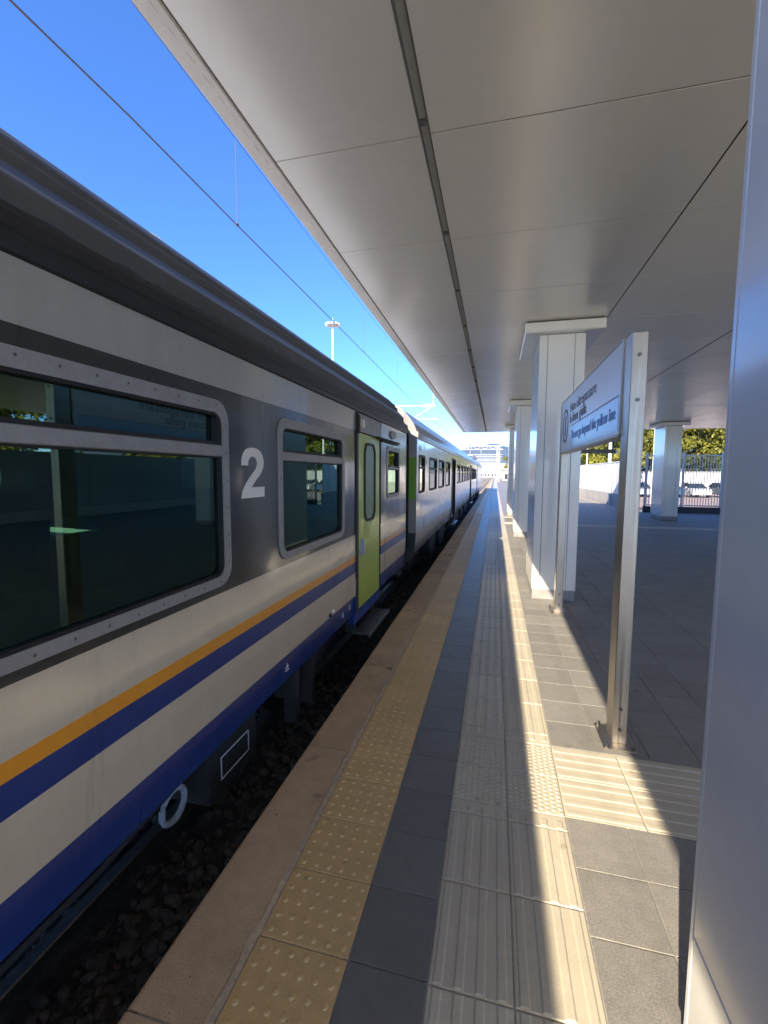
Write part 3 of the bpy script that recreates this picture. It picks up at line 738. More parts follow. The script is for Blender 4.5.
# ---- the gangway between coaches (dark bellows) belongs to the second coach
B0, B1 = 7.85, 34.25
coach2 = thing('passenger_coach', (TX, 21.0, -0.54), 'white passenger coach with a green end panel, second in the train', 'train coach')
w2 = [(8.10, 8.80)] + [(9.45 + 1.62 * k, 10.68 + 1.62 * k) for k in range(3)] + [(16.6 + 1.75 * k, 17.9 + 1.75 * k) for k in range(5)] + [(27.4 + 1.65 * k, 28.65 + 1.65 * k) for k in range(4)]
d2 = [(14.5, 15.95), (25.5, 26.95)]
h2 = [(a + .03, b - .03, 1.36, 2.02) for a, b in w2] + [(a, b, 0.262, 2.20) for a, b in d2]
mb = MB(); side_wall(mb, B0, B1, h2, zb=0.262); side_wall(mb, B0, B1, [], mirror=True, zb=0.262)
mb.build('body', m_white_livery, coach2, fix=False)
for y in (B0 + .001, B1 - .001):
    MB().add([(x, y, z) for x, z in [(-1.362, 2.44), (-1.362, 0.62), (-1.39, 0.262), (-4.15, 0.262), (-4.18, 0.62), (-4.18, 2.44)]], [tuple(range(6))]).build('end_wall', m_end, coach2, fix=False)
train_roof(B0, B1, coach2, m_roof2, m_roof2)
bel = MB()
for i in range(9):
    y = A1 + 0.03 + i * 0.105; e = 0.035 if i % 2 else 0.0
    bel.prism_y([(-1.50 - e, 0.35), (-1.50 - e, 2.45), (-1.75 - e, 2.85), (-3.8 + e, 2.85), (-4.05 + e, 2.45), (-4.05 + e, 0.35)], y, y + 0.10)
bel.build('gangway_bellows', m_gasket, coach2)
cb = MB()
for k in range(3): cb.tube([(-1.62 - .1 * k, A1 - .05, 0.35), (-1.58 - .1 * k, A1 + .25, 0.02 - .05 * k), (-1.60 - .1 * k, A1 + .65, 0.0 - .05 * k), (-1.64 - .1 * k, B0 + .05, 0.36)], 0.025, 6)
cb.box(-1.95, -1.55, A1 + .02, A1 + .45, 0.0, 0.32, .04); cb.box(-1.95, -1.55, B0 - .42, B0 - .02, 0.0, 0.32, .04)
cb.build('coupling_hoses', m_gasket, coach2)
for a, b in w2:
    window(coach2, a, b, 1.33, 2.05, bar=(1.80, 1.815), mframe=m_gasket, mglass=m_glass2, ring=0.03, rad=0.08, rivets=False)
for a, b in w2:
    MB().box(WX - 0.09, WX - 0.075, a + .03, b - .03, 1.36, 1.82).build('window_blind', m_blind2, coach2)
for a, b in d2:
    mb = MB(); mb.box(WX - 0.10, WX - 0.055, a + .04, b - .04, 0.27, 2.15, .005); dd = mb.build('door', m_window_dark, coach2)
    mb = MB(); mb.box(WX - .11, WX + .006, a - .01, a + .05, 0.27, 2.2); mb.box(WX - .11, WX + .006, b - .05, b + .01, 0.27, 2.2); mb.box(WX - .11, WX + .006, a + .05, b - .05, 2.16, 2.2); mb.build('door_jamb', m_gasket, coach2)
    MB().box(-1.45, -1.25, a + .05, b - .05, 0.02, 0.05).build('step', m_rail, coach2)
MB().box(-4.1, -1.46, B0 + .05, B1 - .05, .5, .56).build('floor', m_under, coach2)
MB().box(-2.7, -2.66, B0 + .05, B1 - .05, .56, 2.4).build('interior_lining', m_inwall, coach2)
MB().box(WX - .002, WX + .006, 8.15, 8.42, 2.13, 2.22, .002).build('destination_display', m_window_dark, coach2)
MB().box(WX - .002, WX + .004, 8.74, 8.76, 0.62, 0.82).build('inspection_slot', m_gasket, coach2)
mb = MB(); mb.box(-3.9, -1.60, B0 + .3, B1 - .3, 0.0, 0.25)
for y, l_ in ((10.5, 1.0), (12.4, 1.3), (16.8, 2.2), (20.3, 1.4), (23.0, 2.0), (30.0, 1.8)): mb.box(-2.0, -1.48, y, y + l_, -0.35, 0.24, .02)
mb.build('underframe', m_under, coach2)
bogie(10.2, coach2); bogie(31.5, coach2)
local(coach2)

# ---- locomotive
C0, C1 = 34.95, 48.6
loco = thing('locomotive', (TX, 42, -0.54), 'white locomotive with raised roof current collector at the far end of the train', 'locomotive')
mb = MB(); hl = [(46.6, 47.5, 1.1, 2.0), (35.4, 36.2, 0.35, 2.1)]; side_wall(mb, C0, C1, hl, zb=0.2); side_wall(mb, C0, C1, [], zb=.2, mirror=True)
for y in (C0, C1): mb.add([(x, y, z) for x, z in [(-1.36, 2.44), (-1.36, 0.62), (-1.39, 0.2), (-4.15, 0.2), (-4.18, 0.62), (-4.18, 2.44)]], [tuple(range(6))])
mb.build('body', mat('loco_paint', (0.58, 0.57, 0.56), 0.35, noise=(3, 0.06), coat=0.5, ramp=[(0, (0.2, 0.2, 0.2)), (0.45, (0.58, 0.57, 0.56)), (2.1, (0.2, 0.42, 0.1))]), loco, fix=False)
train_roof(C0, C1, loco, m_roof2, m_roof2)
MB().box(-1.43, -1.40, 46.6, 47.5, 1.1, 2.0).build('window', m_window_dark, loco); MB().box(-1.43, -1.40, 35.4, 36.2, .35, 2.1).build('door', m_window_dark, loco)
bel = MB()
for i in range(5):
    y = B1 + .02 + i * .13; e = .03 if i % 2 else 0
    bel.prism_y([(-1.5 - e, .35), (-1.5 - e, 2.45), (-1.75 - e, 2.85), (-3.8 + e, 2.85), (-4.05 + e, 2.45), (-4.05 + e, .35)], y, y + .12)
bel.build('gangway_bellows', m_gasket, loco)
pg = MB(); px_, py_ = TX, 38.6
for s_ in (-.75, .75):
    pg.tube([(px_ + s_ * .9, py_, 3.3), (px_ + s_ * .8, py_ + 1.5, 3.75), (px_ + s_ * .75, py_ + .3, 4.36)], 0.035, 6)
pg.tube([(px_ - .8, py_ + .3, 4.36), (px_ - .65, py_ + .3, 4.46), (px_ + .65, py_ + .3, 4.46), (px_ + .8, py_ + .3, 4.36), (px_ + .92, py_ + .3, 4.22)], 0.04, 6)
pg.tube([(px_ - .7, py_ + .6, 4.42), (px_ + .7, py_ + .6, 4.42)], 0.035, 6)
pg.box(px_ - .9, px_ + .9, py_ - .3, py_ + 1.8, 3.22, 3.32, .01)
pg.build('current_collector', m_galv, loco)
for k in range(4):
    MB().box(TX - .9, TX + .9, 41 + k * 1.8, 42.3 + k * 1.8, 3.15, 3.42, .03).build('roof_box', m_roof2, loco)
mb = MB(); mb.box(-3.9, -1.60, C0 + .3, C1 - .3, -.2, 0.22); mb.box(-2, -1.46, 40.6, 43.5, -.35, .2, .02); mb.build('underframe', m_under, loco)
bogie(37.8, loco); bogie(45.8, loco)
local(loco)

# ================================================================== CANOPY
CZ = 3.65; CE = -1.52; YN, YF = -6.0, 21.6  # near end cut short out of view to let sunlight in behind
canopy = thing('station_canopy', (4.5, 4.0, 3.65), 'wide pale flat canopy of glossy panels above the platform', 'canopy')
MB().box(CE + .02, 12.2, YN, YF, CZ + .055, CZ + 0.16).build('roof_deck', m_roofdeck, canopy)
fs = MB(); fs.box(CE, CE + .115, YN, YF, CZ + .0, CZ + .165, .006)
for i in range(int((YF - YN) / .12)):
    y = YN + .03 + i * .12; fs.box(CE + .03, CE + .075, y, y + .06, CZ - .0012, CZ + .001)
fs.build('edge_fascia', m_fascia, canopy)
fe = MB(); fe.box(CE + .12, 12.2, YF - .10, YF + .003, CZ + .001, CZ + .168, .006); fe.build('end_fascia', m_fascia, canopy)
P = 1.1875; YP = 2.715 - 14 * P
cache = {}
def panel(x0, x1, y0, y1):
    key = (round(x1 - x0, 3), round(y1 - y0, 3))
    if key not in cache: cache[key] = MB().box(0.0035, key[0] - 0.0035, 0.0048, key[1] - 0.0048, 0, 0.006).mesh('ceiling_panel', m_ceil)
    o = link('ceiling_panel', cache[key], canopy, (x0, y0, CZ + rnd.uniform(0, 0.0012)))
    o.rotation_euler = (rnd.uniform(-.0012, .0012), rnd.uniform(-.0012, .0012), 0)
cols = [(-1.392, -0.467), (-0.414, 1.302), (1.308, 3.045), (3.065, 4.78), (4.786, 6.50), (6.506, 8.22), (8.226, 9.95), (9.955, 12.1)]
COLY = [0.062 + 6.2 * k for k in range(-1, 4)]
for j in range(-1, 40):
    y0 = YP + j * P
    if y0 < YN or y0 + P > YF - .09: continue
    for a, b in cols: panel(a, b, y0, y0 + P)
# the leftover strip at the far end
yl = YP + math.floor((YF - .1 - YP) / P) * P
for a, b in cols: panel(a, b, yl, YF - .1)
# continuous lamp slots, unlit
sl = MB(); sl.box(-0.463, -0.419, YN, YF - .12, CZ + .028, CZ + .04); sl.build('light_slot', m_slot, canopy)
sl = MB(); sl.box(-0.467, -0.4632, YN, YF - .12, CZ - .001, CZ + .04); sl.box(-0.4188, -0.415, YN, YF - .12, CZ - .001, CZ + .04)
j = 0
while YN + j * 1.19 < YF - .3: sl.box(-0.4630, -0.4190, YN + j * 1.19 + .30, YN + j * 1.19 + .33, CZ + .010, CZ + .0285); j += 1
sl.build('slot_trim', m_slotedge, canopy)
MB().box(3.046, 3.064, YN, YF - .12, CZ + .004, CZ + .03).build('ceiling_joint', m_slotedge, canopy)
MB().box(-1.405, -1.393, YN, YF - .12, CZ + .012, CZ + .03).build('ceiling_joint', m_slotedge, canopy)
local(canopy)
for c in canopy.children:
    pass

# ------------------------------------------------------------------ columns
def column(x0, yf, label, group=None):
    t = thing('column', (x0 + .28, yf + .58, 0), label, 'column', group)
    Wc, Dc = 0.556, 1.16; ox, oy = -.28, -.58
    MB().box(ox + .02, ox + Wc - .02, oy + .02, oy + Dc - .02, 0.0, CZ - .02).build('column_core', m_core, t)
    z0, z1 = 0.14, 3.50
    cuts = [0, 0.100, 0.432, Wc]
    for a, b in zip(cuts, cuts[1:]):
        for (ya, yb) in ((oy, oy + .022), (oy + Dc - .022, oy + Dc)):
            MB().box(ox + a + (.0 if a == 0 else .0025), ox + b - (.0 if b == Wc else .0025), ya, yb, z0, z1, .004).build('cladding_panel', m_column, t)
    for xa, xb in ((ox + .0, ox + .022), (ox + Wc - .022, ox + Wc)):
        for (za, zb) in ((z0, 0.52), (0.523, z1)):
            MB().box(xa, xb, oy + .0225, oy + Dc - .0225, za, zb, .003).build('cladding_panel', m_column, t)
    p = MB(); p.box(ox + .006, ox + Wc - .006, oy + .006, oy + Dc - .006, 0.001, z0 - .003, .003); p.build('plinth', m_plinth, t)
    c = MB(); c.box(ox - .195, ox + Wc + .215, oy - .12, oy + Dc + .12, 3.505, 3.635, .012); c.build('capital', m_column, t)
    c = MB(); c.box(ox - .17, ox + Wc + .19, oy - .10, oy + Dc + .10, 3.6351, 3.6495); c.build('shadow_gap', m_core, t)
    return t
labs = ['white column behind the camera beside the guide strip', 'white panelled column closest to the camera, cut off by the right edge of the photo', 'white panelled column right behind the far post of the platform sign', 'white panelled column second beyond the platform sign', 'white panelled column farthest along the guide strip']
for y, lb in zip(COLY[1:], labs[1:]): column(0.524, y, lb, 'columns along the guide strip')
labs2 = ['white column of the back row hidden behind the closest column', 'white column of the back row with a dark plinth in front of the fence']
for y, lb in zip((12.462, 18.662), labs2): column(6.10, y, lb, 'columns of the back row')

# ------------------------------------------------------------------ platform sign
sg = thing('platform_sign', (0.805, 4.30, 0), 'freestanding pale sign panel with Italian and English lettering between two steel posts', 'sign')
def post(y0, y1):
    p = MB(); p.box(0.76, 0.846, y0, y1, 0.008, 2.53, .004); o = p.build('post', m_steel, sg)
    b = MB()
    for z in (0.10, 0.235, 2.14, 2.40):
        b.tube([(0.803, y0 + .001, z), (0.803, y0 - .006, z)], 0.0115, 10)
    b.build('bolt', m_bolt, o)
    pl = MB(); pl.box(0.70, 0.892, y0 - .075, y1 + .07, 0.0005, 0.009, .002); q = pl.build('base_plate', m_steel, sg)
    b = MB()
    for x in (0.722, 0.870):
        for y in (y0 - .052, y1 + .048):
            b.tube([(x, y, .008), (x, y, .017)], 0.013, 6); b.tube([(x, y, .017), (x, y, .035)], 0.007, 6)
    b.build('bolt', m_bolt, q)
post(2.94, 3.09); post(5.69, 5.84)
SX = 0.752
s = MB(); s.box(SX, SX + .088, 3.10, 5.685, 1.955, 2.53, .004); s.build('sign_panel', m_sign, sg)
f = MB(); f.box(SX - .004, SX + .09, 3.094, 3.112, 1.950, 2.536, .003); f.box(SX - .004, SX + .09, 5.672, 5.690, 1.950, 2.536, .003); f.box(SX - .004, SX + .09, 3.112, 5.672, 2.530, 2.542, .003); f.box(SX - .004, SX + .09, 3.112, 5.672, 1.940, 1.955, .003)
f.build('sign_frame', m_steel, sg)
MB().box(SX - .0030, SX + .002, 3.14, 4.98, 1.975, 2.195).build('blue_panel', m_signblue, sg)
MB().box(SX - .0042, SX + .002, 3.14, 4.98, 2.1975, 2.2035).build('rule_line', m_text, sg)
put_text('lettering', 'Non oltrepassare', 0.14, 1.23, m_text, (SX - .0015, 5.06, 2.345), (0, -1, 0), sg)
put_text('lettering', 'la linea gialla', 0.14, 0.86, m_text, (SX - .0015, 5.06, 2.232), (0, -1, 0), sg)
put_text('lettering', 'Do not go beyond the yellow line', 0.125, 1.70, m_textblue, (SX - .0045, 4.90, 2.06), (0, -1, 0), sg)
cyc, czc = 5.36, 2.235
O = [(cyc + .185 * math.cos(i * math.pi / 20), czc + .185 * math.sin(i * math.pi / 20)) for i in range(40)]; I = [(cyc + .158 * math.cos(i * math.pi / 20), czc + .158 * math.sin(i * math.pi / 20)) for i in range(40)]
MB().ring_yz(SX - .003, SX + .001, O, I).build('ring', m_ring, sg)
put_text('lettering', '1', 0.26, 0.075, m_text, (SX - .0015, cyc + .035, czc - .105), (0, -1, 0), sg, bold=0.002, height=.21)
local(sg)

# ------------------------------------------------------------------ hanging box sign, back bay
hs = thing('hanging_sign', (3.68, 18.0, 2.55), 'long dark grey sign box hanging from the canopy, seen edge on behind the platform sign', 'sign')
MB().box(-.66, .60, -.06, .06, -.075, .075, .01).build('sign_box', mat('dark_box_paint', (0.16, 0.16, 0.165), 0.5), hs)
for x in (-.5, .48): MB().tube([(x, 0, .075), (x, 0, 1.10)], .012, 6).build('hanger', m_galv, hs)
MB().box(.602, .66, -.05, .05, -.09, .06, .008).build('end_cap', m_column, hs)
MB().tube([(-.70, 0, .02), (-.66, 0, .02)], .055, 10).build('camera_dome', m_gasket, hs)

# ------------------------------------------------------------------ white boundary wall along the platform
wl = thing('slatted_fence', (6.45, 29, 0), 'white vertical board fence on a low concrete base along the sunny side of the platform', 'fence')
MB().box(6.39, 6.55, 22.9, 37.6, -.79, 0.62, .01).build('concrete_base', m_fencebase, wl)
for i in range(30):
    y = 22.95 + i * 0.487
    MB().box(6.42 + (0.012 if i % 2 else 0), 6.48 + (0.012 if i % 2 else 0), y, y + .470, .64, 2.34 + rnd.uniform(-.004, .004), .006).build('board', m_fence, wl)
MB().box(6.40, 6.51, 22.9, 37.6, 2.35, 2.40, .006).build('top_rail', m_fence, wl)
local(wl)
wb = thing('slatted_fence', (3.0, 38.0, 0), 'white board fence closing the far end of the platform, facing the camera', 'fence')
MB().box(3.25, 6.38, 37.62, 37.78, -.79, 0.9, .01).build('concrete_base', m_fencebase, wb)
for i in range(6): MB().box(3.26 + i * .52, 3.76 + i * .52, 37.66, 37.72, .92, 2.34, .006).build('board', m_fence, wb)
local(wb)
# glass-side end post where the fence starts
ep = thing('fence_post', (6.30, 27.3, 0), 'grey steel post standing against the white board fence', 'post')
MB().box(-.05, .05, -.05, .05, .012, 1.62, .006).build('shaft', m_galv, ep); MB().box(-.08, .08, -.08, .08, .001, .012).build('foot', m_galv, ep)
# rod fence at the back
rf = thing('rod_fence', (9.4, 22.3, 0), 'white rod fence on a dark plinth at the back of the platform', 'fence')
MB().box(6.60, 13.0, 22.32, 22.55, -.79, 0.27, .01).build('plinth', m_darkplinth, rf)
MB().box(6.60, 13.0, 22.40, 22.45, 0.30, 0.355, .005).build('bottom_rail', m_fence, rf)
MB().box(6.60, 13.0, 22.40, 22.45, 2.52, 2.58, .005).build('top_rail', m_fence, rf)
me = MB().box(-.011, .011, -.011, .011, 0.355, 2.52).mesh('rod', m_fence)
for i in range(58): link('rod', me, rf, (6.70 + i * .108, 22.425, 0))
mp_ = MB().box(-.04, .04, -.04, .04, 0.271, 2.70, .006).mesh('post', m_fence)
for x in (6.66, 8.15, 9.66, 11.2, 12.8): link('post', mp_, rf, (x, 22.495, 0))
local(rf)

# ------------------------------------------------------------------ poles
def pole(x, y, h, r, label, arm=False):
    t = thing('lamp_post', (x, y, -.55), label, 'lamp post')
    MB().tube([(0, 0, 0), (0, 0, h * .5), (0, 0, h)], [r * 1.25, r, r * .8], 10).build('shaft', m_pole, t)
    MB().box(-.13, .13, -.13, .13, 0, .05, .01).build('foot', m_galv, t)
    if arm: MB().box(-.18, .18, -.5, .1, h, h + .09, .02).build('lamp_head', m_galv, t)
pole(9.45, 30.6, 5.4, .07, 'thin white lamp post in front of the trees, left of the back row column', True)
pole(8.15, 35.8, 5.6, .12, 'white lamp post rising behind the white board fence', True)
pole(7.1, 38.5, 5.0, .05, 'slim white lamp post behind the far part of the board fence', True)

# ------------------------------------------------------------------ cars
def car_mesh(style):
    L, Wd = 4.2, 1.72
    lower = [(-2.1, .30), (-2.12, .62), (-2.02, .80), (-1.05, .92), (1.55 if style else 1.95, .94), (2.08, .86), (2.12, .55), (2.06, .28)]
    roof = [(-1.05, .92), (-.35, 1.38), (.2, 1.45), (1.1, 1.43), (1.62, 1.25 if style else 1.05), (1.98, .93)]
    return lower, roof, L, Wd
def car(x, y, rz, paint, style, label):
    t = thing('parked_car', (x, y, -.55), label, 'car', 'cars parked beyond the fence'); t.rotation_euler = (0, 0, rz)
    lower, roof, L, Wd = car_mesh(style)
    def pro(prof, w0, w1):
        n = len(prof); v = [(p, -w0 if i in (0, n - 1) else -w1, z) for i, (p, z) in enumerate(prof)] + [(p, w0 if i in (0, n - 1) else w1, z) for i, (p, z) in enumerate(prof)]
        return MB().add(v, [tuple(range(n)), tuple(range(n, 2 * n))] + [(i, (i + 1) % n, n + (i + 1) % n, n + i) for i in range(n)])
    pro(lower, .82, .86).build('body', paint, t)
    pro(roof, .80, .62).build('cabin', m_window_dark, t)
    rp = [(-.33, 1.385), (.2, 1.456), (1.1, 1.436), (1.45, 1.33)]
    v = [(p, s_ * .63, z + d) for s_ in (-1, 1) for d in (0, .03) for p, z in rp]
    MB().add(v, [(0, 1, 2, 3, 7, 6, 5, 4), (8, 9, 10, 11, 15, 14, 13, 12), (4, 5, 13, 12), (5, 6, 14, 13), (6, 7, 15, 14), (3, 7, 15, 11), (0, 4, 12, 8)]).build('car_roof', paint, t)
    for px in (-1.3, 1.3):
        for s_ in (-1, 1):
            wv = MB().tube([(px, s_ * .70, .31), (px, s_ * .88, .31)], .31, 14).build('wheel', m_tyre, t)
            MB().tube([(px, s_ * .87, .31), (px, s_ * .89, .31)], .19, 10).build('rim', m_galv, wv)
    for s_ in (-.62, .62):
        MB().box(-2.13, -2.06, s_ - .18, s_ + .18, .60, .74, .01).build('headlight', m_glass2, t)
        MB().box(2.05, 2.125, s_ - .14, s_ + .14, .66, .84, .01).build('tail_lamp', m_red, t)
        MB().box(-.85, -.68, s_ * 1.52 - .08, s_ * 1.52 + .08, .93, 1.06, .02).build('side_mirror', paint, t)
cl = [('silver car parked first from the left beyond the rod fence', m_carA, 0), ('dark blue car parked between silver and white cars beyond the rod fence', m_carB, 1), ('white car parked in the middle of the row beyond the rod fence', m_carC, 0),
      ('dark grey hatchback parked right of the white car beyond the rod fence', m_carD, 1), ('pale silver hatchback parked near the right end of the row', m_carA, 1), ('white hatchback parked at the right end of the row', m_carC, 1)]
for i, (lb, pm, stl) in enumerate(cl):
    if i in (0, 2, 4): car(14.6 + i * 2.6, 51.5 + rnd.uniform(-.3, .3), math.radians(90 + rnd.uniform(-2, 2)), pm, stl, lb)
    else: car(14.6 + i * 2.6, 51.5 + rnd.uniform(-.3, .3), math.radians(90 + rnd.uniform(-2, 2)), pm, stl, lb)
gw = thing('garden_wall', (35, 62, -.55), 'long pale rendered wall behind the parked cars', 'wall')
MB().box(-27, 55, -.15, .15, 0, 2.55, .02).build('wall_body', m_wall, gw); MB().box(-27.05, 55.05, -.22, .22, 2.551, 2.65, .02).build('coping', m_fencebase, gw)

# ------------------------------------------------------------------ hedge and trees
def leaves(n, fn, s0, s1, seed):
    r = random.Random(seed); v = []; f = []
    for i in range(n):
        p = fn(r)
        d = Vector((r.gauss(0, 1), r.gauss(0, 1), r.gauss(0, 1) + .4)).normalized(); a = d.orthogonal().normalized(); a = Matrix.Rotation(r.uniform(0, 6.28), 3, d) @ a; b = d.cross(a)
        s = r.uniform(s0, s1); o = len(v)
        v += [tuple(p + a * s), tuple(p + b * s * .5), tuple(p - a * s), tuple(p - b * s * .5)]; f.append((o, o + 1, o + 2, o + 3))
    return MB().add(v, f)
hg = thing('hedge', (28, 63.6, -.55), 'dense dark green hedge above the rendered wall', 'hedge')
def hfn(r):
    x = r.uniform(-20, 26); y = r.uniform(-.9, .9); top = 4.9 + .25 * math.sin(x * .9) + .15 * math.sin(x * 2.3)
    return Vector((x, y, max(.15, top * (r.random() ** .6))))
leaves(14000, hfn, .10, .22, 21).build('hedge_foliage', m_hedge, hg, fix=False)
st = MB()
for i in range(24): st.tube([(-19.5 + i * 1.95, 0, 0), (-19.4 + i * 1.95, .05, 3.9)], .05, 5)
st.build('stem', m_bark, hg)
crowns = []
for sd in range(3):
    r0 = random.Random(40 + sd)
    clumps = []
    for i in range(26):
        a = r0.uniform(0, 6.28); z = r0.uniform(-.75, 1.0); rr = math.sqrt(max(.08, 1 - (z * .85) ** 2)) * r0.uniform(.35, .95)
        clumps.append((Vector((rr * math.cos(a) * 3.4, rr * math.sin(a) * 3.4, 5.6 + z * 3.4)), r0.uniform(.7, 1.35)))
    def cfn(r, cl_=clumps):
        c, rad = cl_[r.randrange(len(cl_))]; d = Vector((r.gauss(0, 1), r.gauss(0, 1), r.gauss(0, 1))).normalized()
        return c + d * rad * r.random() ** .45
    mL = leaves(5200, cfn, .12, .27, 60 + sd)
    tk = MB(); tk.tube([(0, 0, 0), (.05, .02, 1.2), (-.05, 0, 2.8), (0, .05, 5.5)], [.22, .18, .15, .06], 8)
    for c, rad in clumps[:12]: tk.tube([(0, 0, 2.4 + (c.z - 2.5) * .3), tuple(c * .55 + Vector((0, 0, 1.5))), tuple(c)], [.08, .05, .02], 5)
    crowns.append((mL.mesh('crown', m_leaf if sd != 1 else m_leaf2, fix=False), tk.mesh('trunk', m_bark)))
tl = ['yellow green tree seen through the gap between sign and boundary fence', 'bushy tree seen over the white board fence', 'light green tree rising over the white board fence', 'tree with loose crown behind the white lamp post', 'yellow green tree left of the back row column', 'tall tree directly behind the back row column', 'sunlit yellow green tree right of the back row column', 'sunlit tree beside the closest column above the hedge', 'tree behind the closest column, far right of the row']
tp = [(9.0, 56, 1.0), (13.5, 59, 1.05), (12.0, 50, .85), (17.5, 62, 1.1), (20.5, 66, 1.1), (24.8, 67, 1.2), (27.2, 68.5, 1.15), (31.0, 69, 1.2), (36.0, 68, 1.15)]
for i, ((x, y, s_), lb) in enumerate(zip(tp, tl)):
    t = thing('leafy_tree', (x, y, -.7), lb, 'tree', 'trees beyond the platform'); t.scale = (s_, s_, s_ * 1.02); t.rotation_euler = (0, 0, i * 1.3)
    cm, tm = crowns[i % 3]; link('crown', cm, t); link('trunk', tm, t)
for i, (x, y, s_, lb) in enumerate(((4.4, 128, .8, 'small green tree far down the line beside the white building'), (6.2, 140, 1.0, 'green tree farthest down the line'), (9, 125, .9, 'rounded green tree beyond the far platform end'), (19, 16, .8, 'leafy tree behind the grey panelled wall, nearer the platform'), (20, 26, .8, 'leafy tree behind the grey panelled wall beside the parking'))):
    t = thing('leafy_tree', (x, y, -.8), lb, 'tree', 'trees down the line'); t.scale = (s_,) * 3; t.rotation_euler = (0, 0, i * 2.0)
    cm, tm = crowns[i % 3]; link('crown', cm, t); link('trunk', tm, t)

# ------------------------------------------------------------------ catenary
def wire(name, pts, r, label, cat='wire', group=None):
    o = MB().tube(pts, r, 6).build(name, m_wire); return tag(o, label, cat, group)
cw = thing('overhead_wire', (TX, 20, 4.36), 'overhead contact wire with droppers running above the train', 'wire')
cpts = [(-2.80, -12, 4.33), (-2.74, 3, 4.37), (-2.77, 4.5, 4.36), (-2.83, 7.5, 4.36), (-2.92, 11.5, 4.36), (-3.16, 22.2, 4.38), (-2.6, 60, 4.42), (-3.0, 105, 4.45), (-2.6, 150, 4.45), (-2.8, 210, 4.45)]
MB().tube(cpts, 0.0065, 6).build('contact_wire', m_wire, cw)
mpts = []
for i in range(60):
    y = -12 + 222 * i / 59
    a = ((y - 22) % 42) / 42; sag = 1.45 - 2.4 * a * (1 - a)
    for p, q in zip(cpts, cpts[1:]):
        if p[1] <= y <= q[1] + 1e-6:
            k = (y - p[1]) / (q[1] - p[1]); mpts.append((p[0] + (q[0] - p[0]) * k, y, p[2] + (q[2] - p[2]) * k + sag)); break
MB().tube(mpts, 0.003, 5).build('carrier_wire', m_wire, cw)
def at(pl, y):
    for p, q in zip(pl, pl[1:]):
        if p[1] <= y <= q[1]: k = (y - p[1]) / (q[1] - p[1]); return Vector(p).lerp(Vector(q), k)
for y in (4.50, 9.6, 13.5, 17.0, 21, 26, 31, 37, 43):
    a = at(cpts, y); b = at(mpts, y); MB().tube([a, b], 0.003, 5).build('dropper', m_wire, cw)
    MB().box(a.x - .008, a.x + .008, a.y - .02, a.y + .02, a.z - .005, a.z + .02).build('clamp', m_wire, cw)
local(cw)
def mast(y, xm, label):
    t = thing('catenary_mast', (xm, y, -.7), label, 'mast', 'catenary masts beside the line')
    dx = -2.95 - xm
    MB().tube([(0, 0, 0), (0, 0, 8.2)], [.16, .10], 10).build('mast_shaft', m_galv, t)
    a = MB(); a.tube([(0, 0, 5.85), (dx * .5, 0, 5.80), (dx, 0, 5.74)], .04, 8); a.tube([(dx - 1.15, 0, 5.10), (dx - .2, 0, 5.68)], .03, 6); a.tube([(0, 0, 7.6), (dx * .6, 0, 5.85)], .02, 6)
    a.tube([(dx - .1, 0, 5.72), (dx - .1, 0, 6.5)], .025, 6); a.tube([(dx - 1.1, 0, 5.12), (dx + .15, .0, 5.08)], .02, 6)
    a.build('cantilever_arm', m_galv, t)
    ins = MB()
    for k in range(7): ins.tube([(dx - .62 + k * .09, 0, 5.745), (dx - .58 + k * .09, 0, 5.744)], .10 if k % 2 else .075, 10)
    ins.build('insulator', m_insul, t)
mast(22.2, -9.3, 'white catenary arm reaching over the train beside the canopy edge')
ft = thing('floodlight_tower', (-44.9, 120, -.8), 'tall slim floodlight tower with a crown of lamps left beyond the train', 'light tower')
MB().tube([(0, 0, 0), (0, 0, 22), (0, 0, 44.0)], [.48, .38, .26], 10).build('tower_shaft', m_pole, ft)
MB().tube([(0, 0, 43.4), (0, 0, 43.7)], 1.3, 18).build('lamp_ring', m_galv, ft)
for i in range(10):
    a = 2 * math.pi * i / 10; c = Vector((1.75 * math.cos(a), 1.75 * math.sin(a), 43.6))
    MB().box(-.33, .33, -.33, .33, -.3, .3, .1).build('floodlight', m_pole, ft, loc=c)
MB().tube([(0, 0, 43.7), (0, 0, 45.6)], [.25, .05], 8).build('lightning_rod', m_galv, ft)
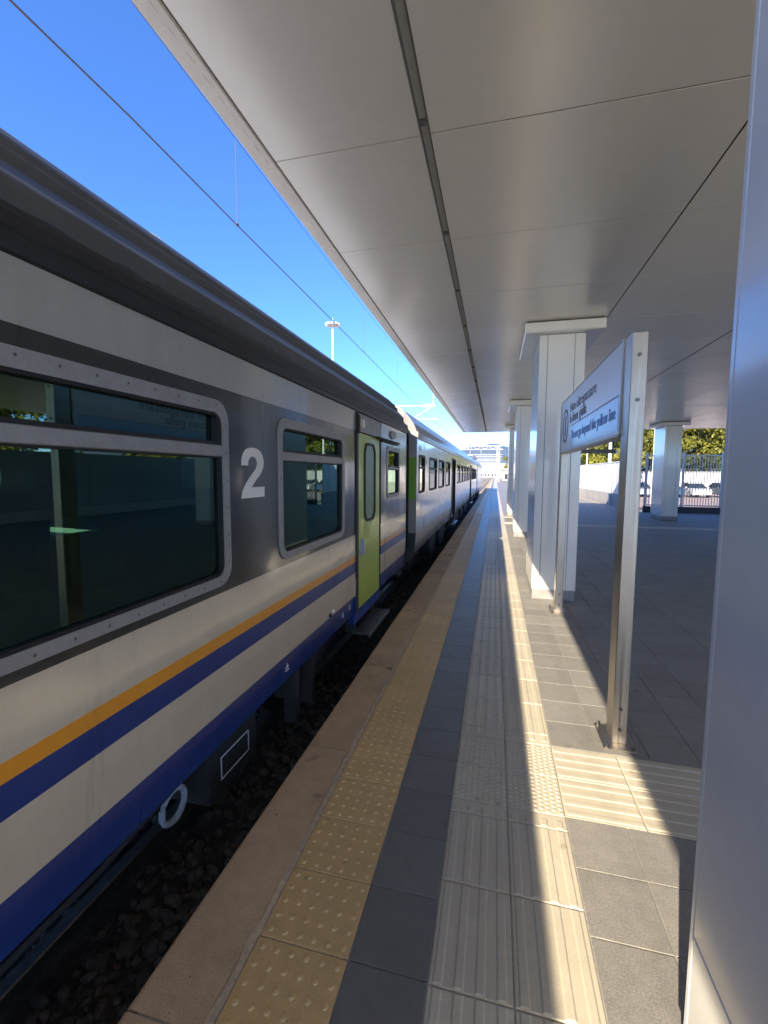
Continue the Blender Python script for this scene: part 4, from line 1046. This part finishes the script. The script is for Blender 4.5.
def portal(y, x0, x1, h, label, extra=True):
    t = thing('catenary_portal', (x1, y, -.8), label, 'gantry', 'catenary portals across the line')
    for x in (x0 - x1, 0):
        lg = MB()
        for s_ in (-.25, .25): lg.tube([(x + s_, -.2, 0), (x + s_, -.2, h)], .07, 6); lg.tube([(x + s_, .2, 0), (x + s_, .2, h)], .07, 6)
        n = 9
        for k in range(n):
            z = h * k / n; lg.tube([(x - .25, -.2, z), (x + .25, -.2, z + h / n)], .035, 5); lg.tube([(x + .25, .2, z), (x - .25, .2, z + h / n)], .035, 5)
        lg.build('leg', m_pole, t)
    bm_ = MB()
    for z in (h - .7, h): bm_.tube([(x0 - x1 - .6, 0, z), (.9, 0, z)], .08, 6)
    n = int((x1 - x0) / .8)
    for k in range(n): bm_.tube([(x0 - x1 + k * .8, 0, h - (.7 if k % 2 else 0)), (x0 - x1 + (k + 1) * .8, 0, h - (0 if k % 2 else .7))], .04, 5)
    bm_.build('beam', m_pole, t)
    for k in range(3):
        MB().tube([(-2.9 - x1 - 4.2 * k - .1, 0, h - .7), (-2.9 - x1 - 4.2 * k, 0, h - 1.9)], .05, 6).build('drop_tube', m_galv, t)
portal(96, -19, .55, 8.3, 'white catenary portal nearest beyond the train')
portal(138, -19, .9, 8.3, 'white catenary portal second beyond the train')
portal(182, -19, 1.2, 8.4, 'white catenary portal third beyond the train')
portal(230, -19, 1.5, 8.4, 'white catenary portal farthest down the line')

# ------------------------------------------------------------------ far buildings
def hall(x, y, w_, d_, h_, label):
    t = thing('station_building', (x, y, -.8), label, 'building')
    MB().box(0, w_, 0, d_, 0, h_, .03).build('wall', m_hall, t)
    MB().box(-.4, w_ + .4, -.6, d_ + .4, h_ + .002, h_ + .3, .04).build('roof', m_galv, t)
    for k in range(int(w_ // 2.2)):
        f = MB().box(.5 + k * 2.2, 1.7 + k * 2.2, -.03, .05, 1.1, 2.5).build('window', m_window_dark, t)
        MB().box(.42 + k * 2.2, 1.78 + k * 2.2, -.06, -.031, .98, 1.09).build('sill', m_hall, f)
hall(1.9, 118, 7.0, 9, 3.5, 'low white building right of the line beyond the far platform')
hall(-16, 300, 30, 12, 9, 'long pale building far down the line behind the portals')
hall(-60, 330, 40, 14, 12, 'tall pale building far left behind the train')

st_ = thing('boundary_wall', (12.6, 0, 0), 'grey panelled wall along the back of the covered platform', 'wall')
for i in range(18):
    for j, (za, zb) in enumerate(((0.40, 1.06), (1.064, 1.72), (1.724, 2.38))):
        MB().box(0, .05, -14 + i * 2.0, -12.005 + i * 2.0, za, zb, .004).build('wall_panel', m_plinth2, st_)
MB().box(.051, .35, -14, 21.5, 0.0, 2.40).build('wall', m_base, st_)
MB().box(-.06, .05, -14, 21.5, 0.0, 0.38, .01).build('wall_base', m_hall, st_)


# ------------------------------------------------------------------ far wall along the line right side
fw = thing('boundary_wall', (3.6, 95, -.8), 'low cream wall beside the sunlit far platform', 'wall')
MB().box(-.1, .1, -54, 22, 0, 2.6, .01).build('wall_body', m_wall, fw); MB().box(-.16, .16, -54, 22, 2.601, 2.7, .01).build('coping', m_fencebase, fw)
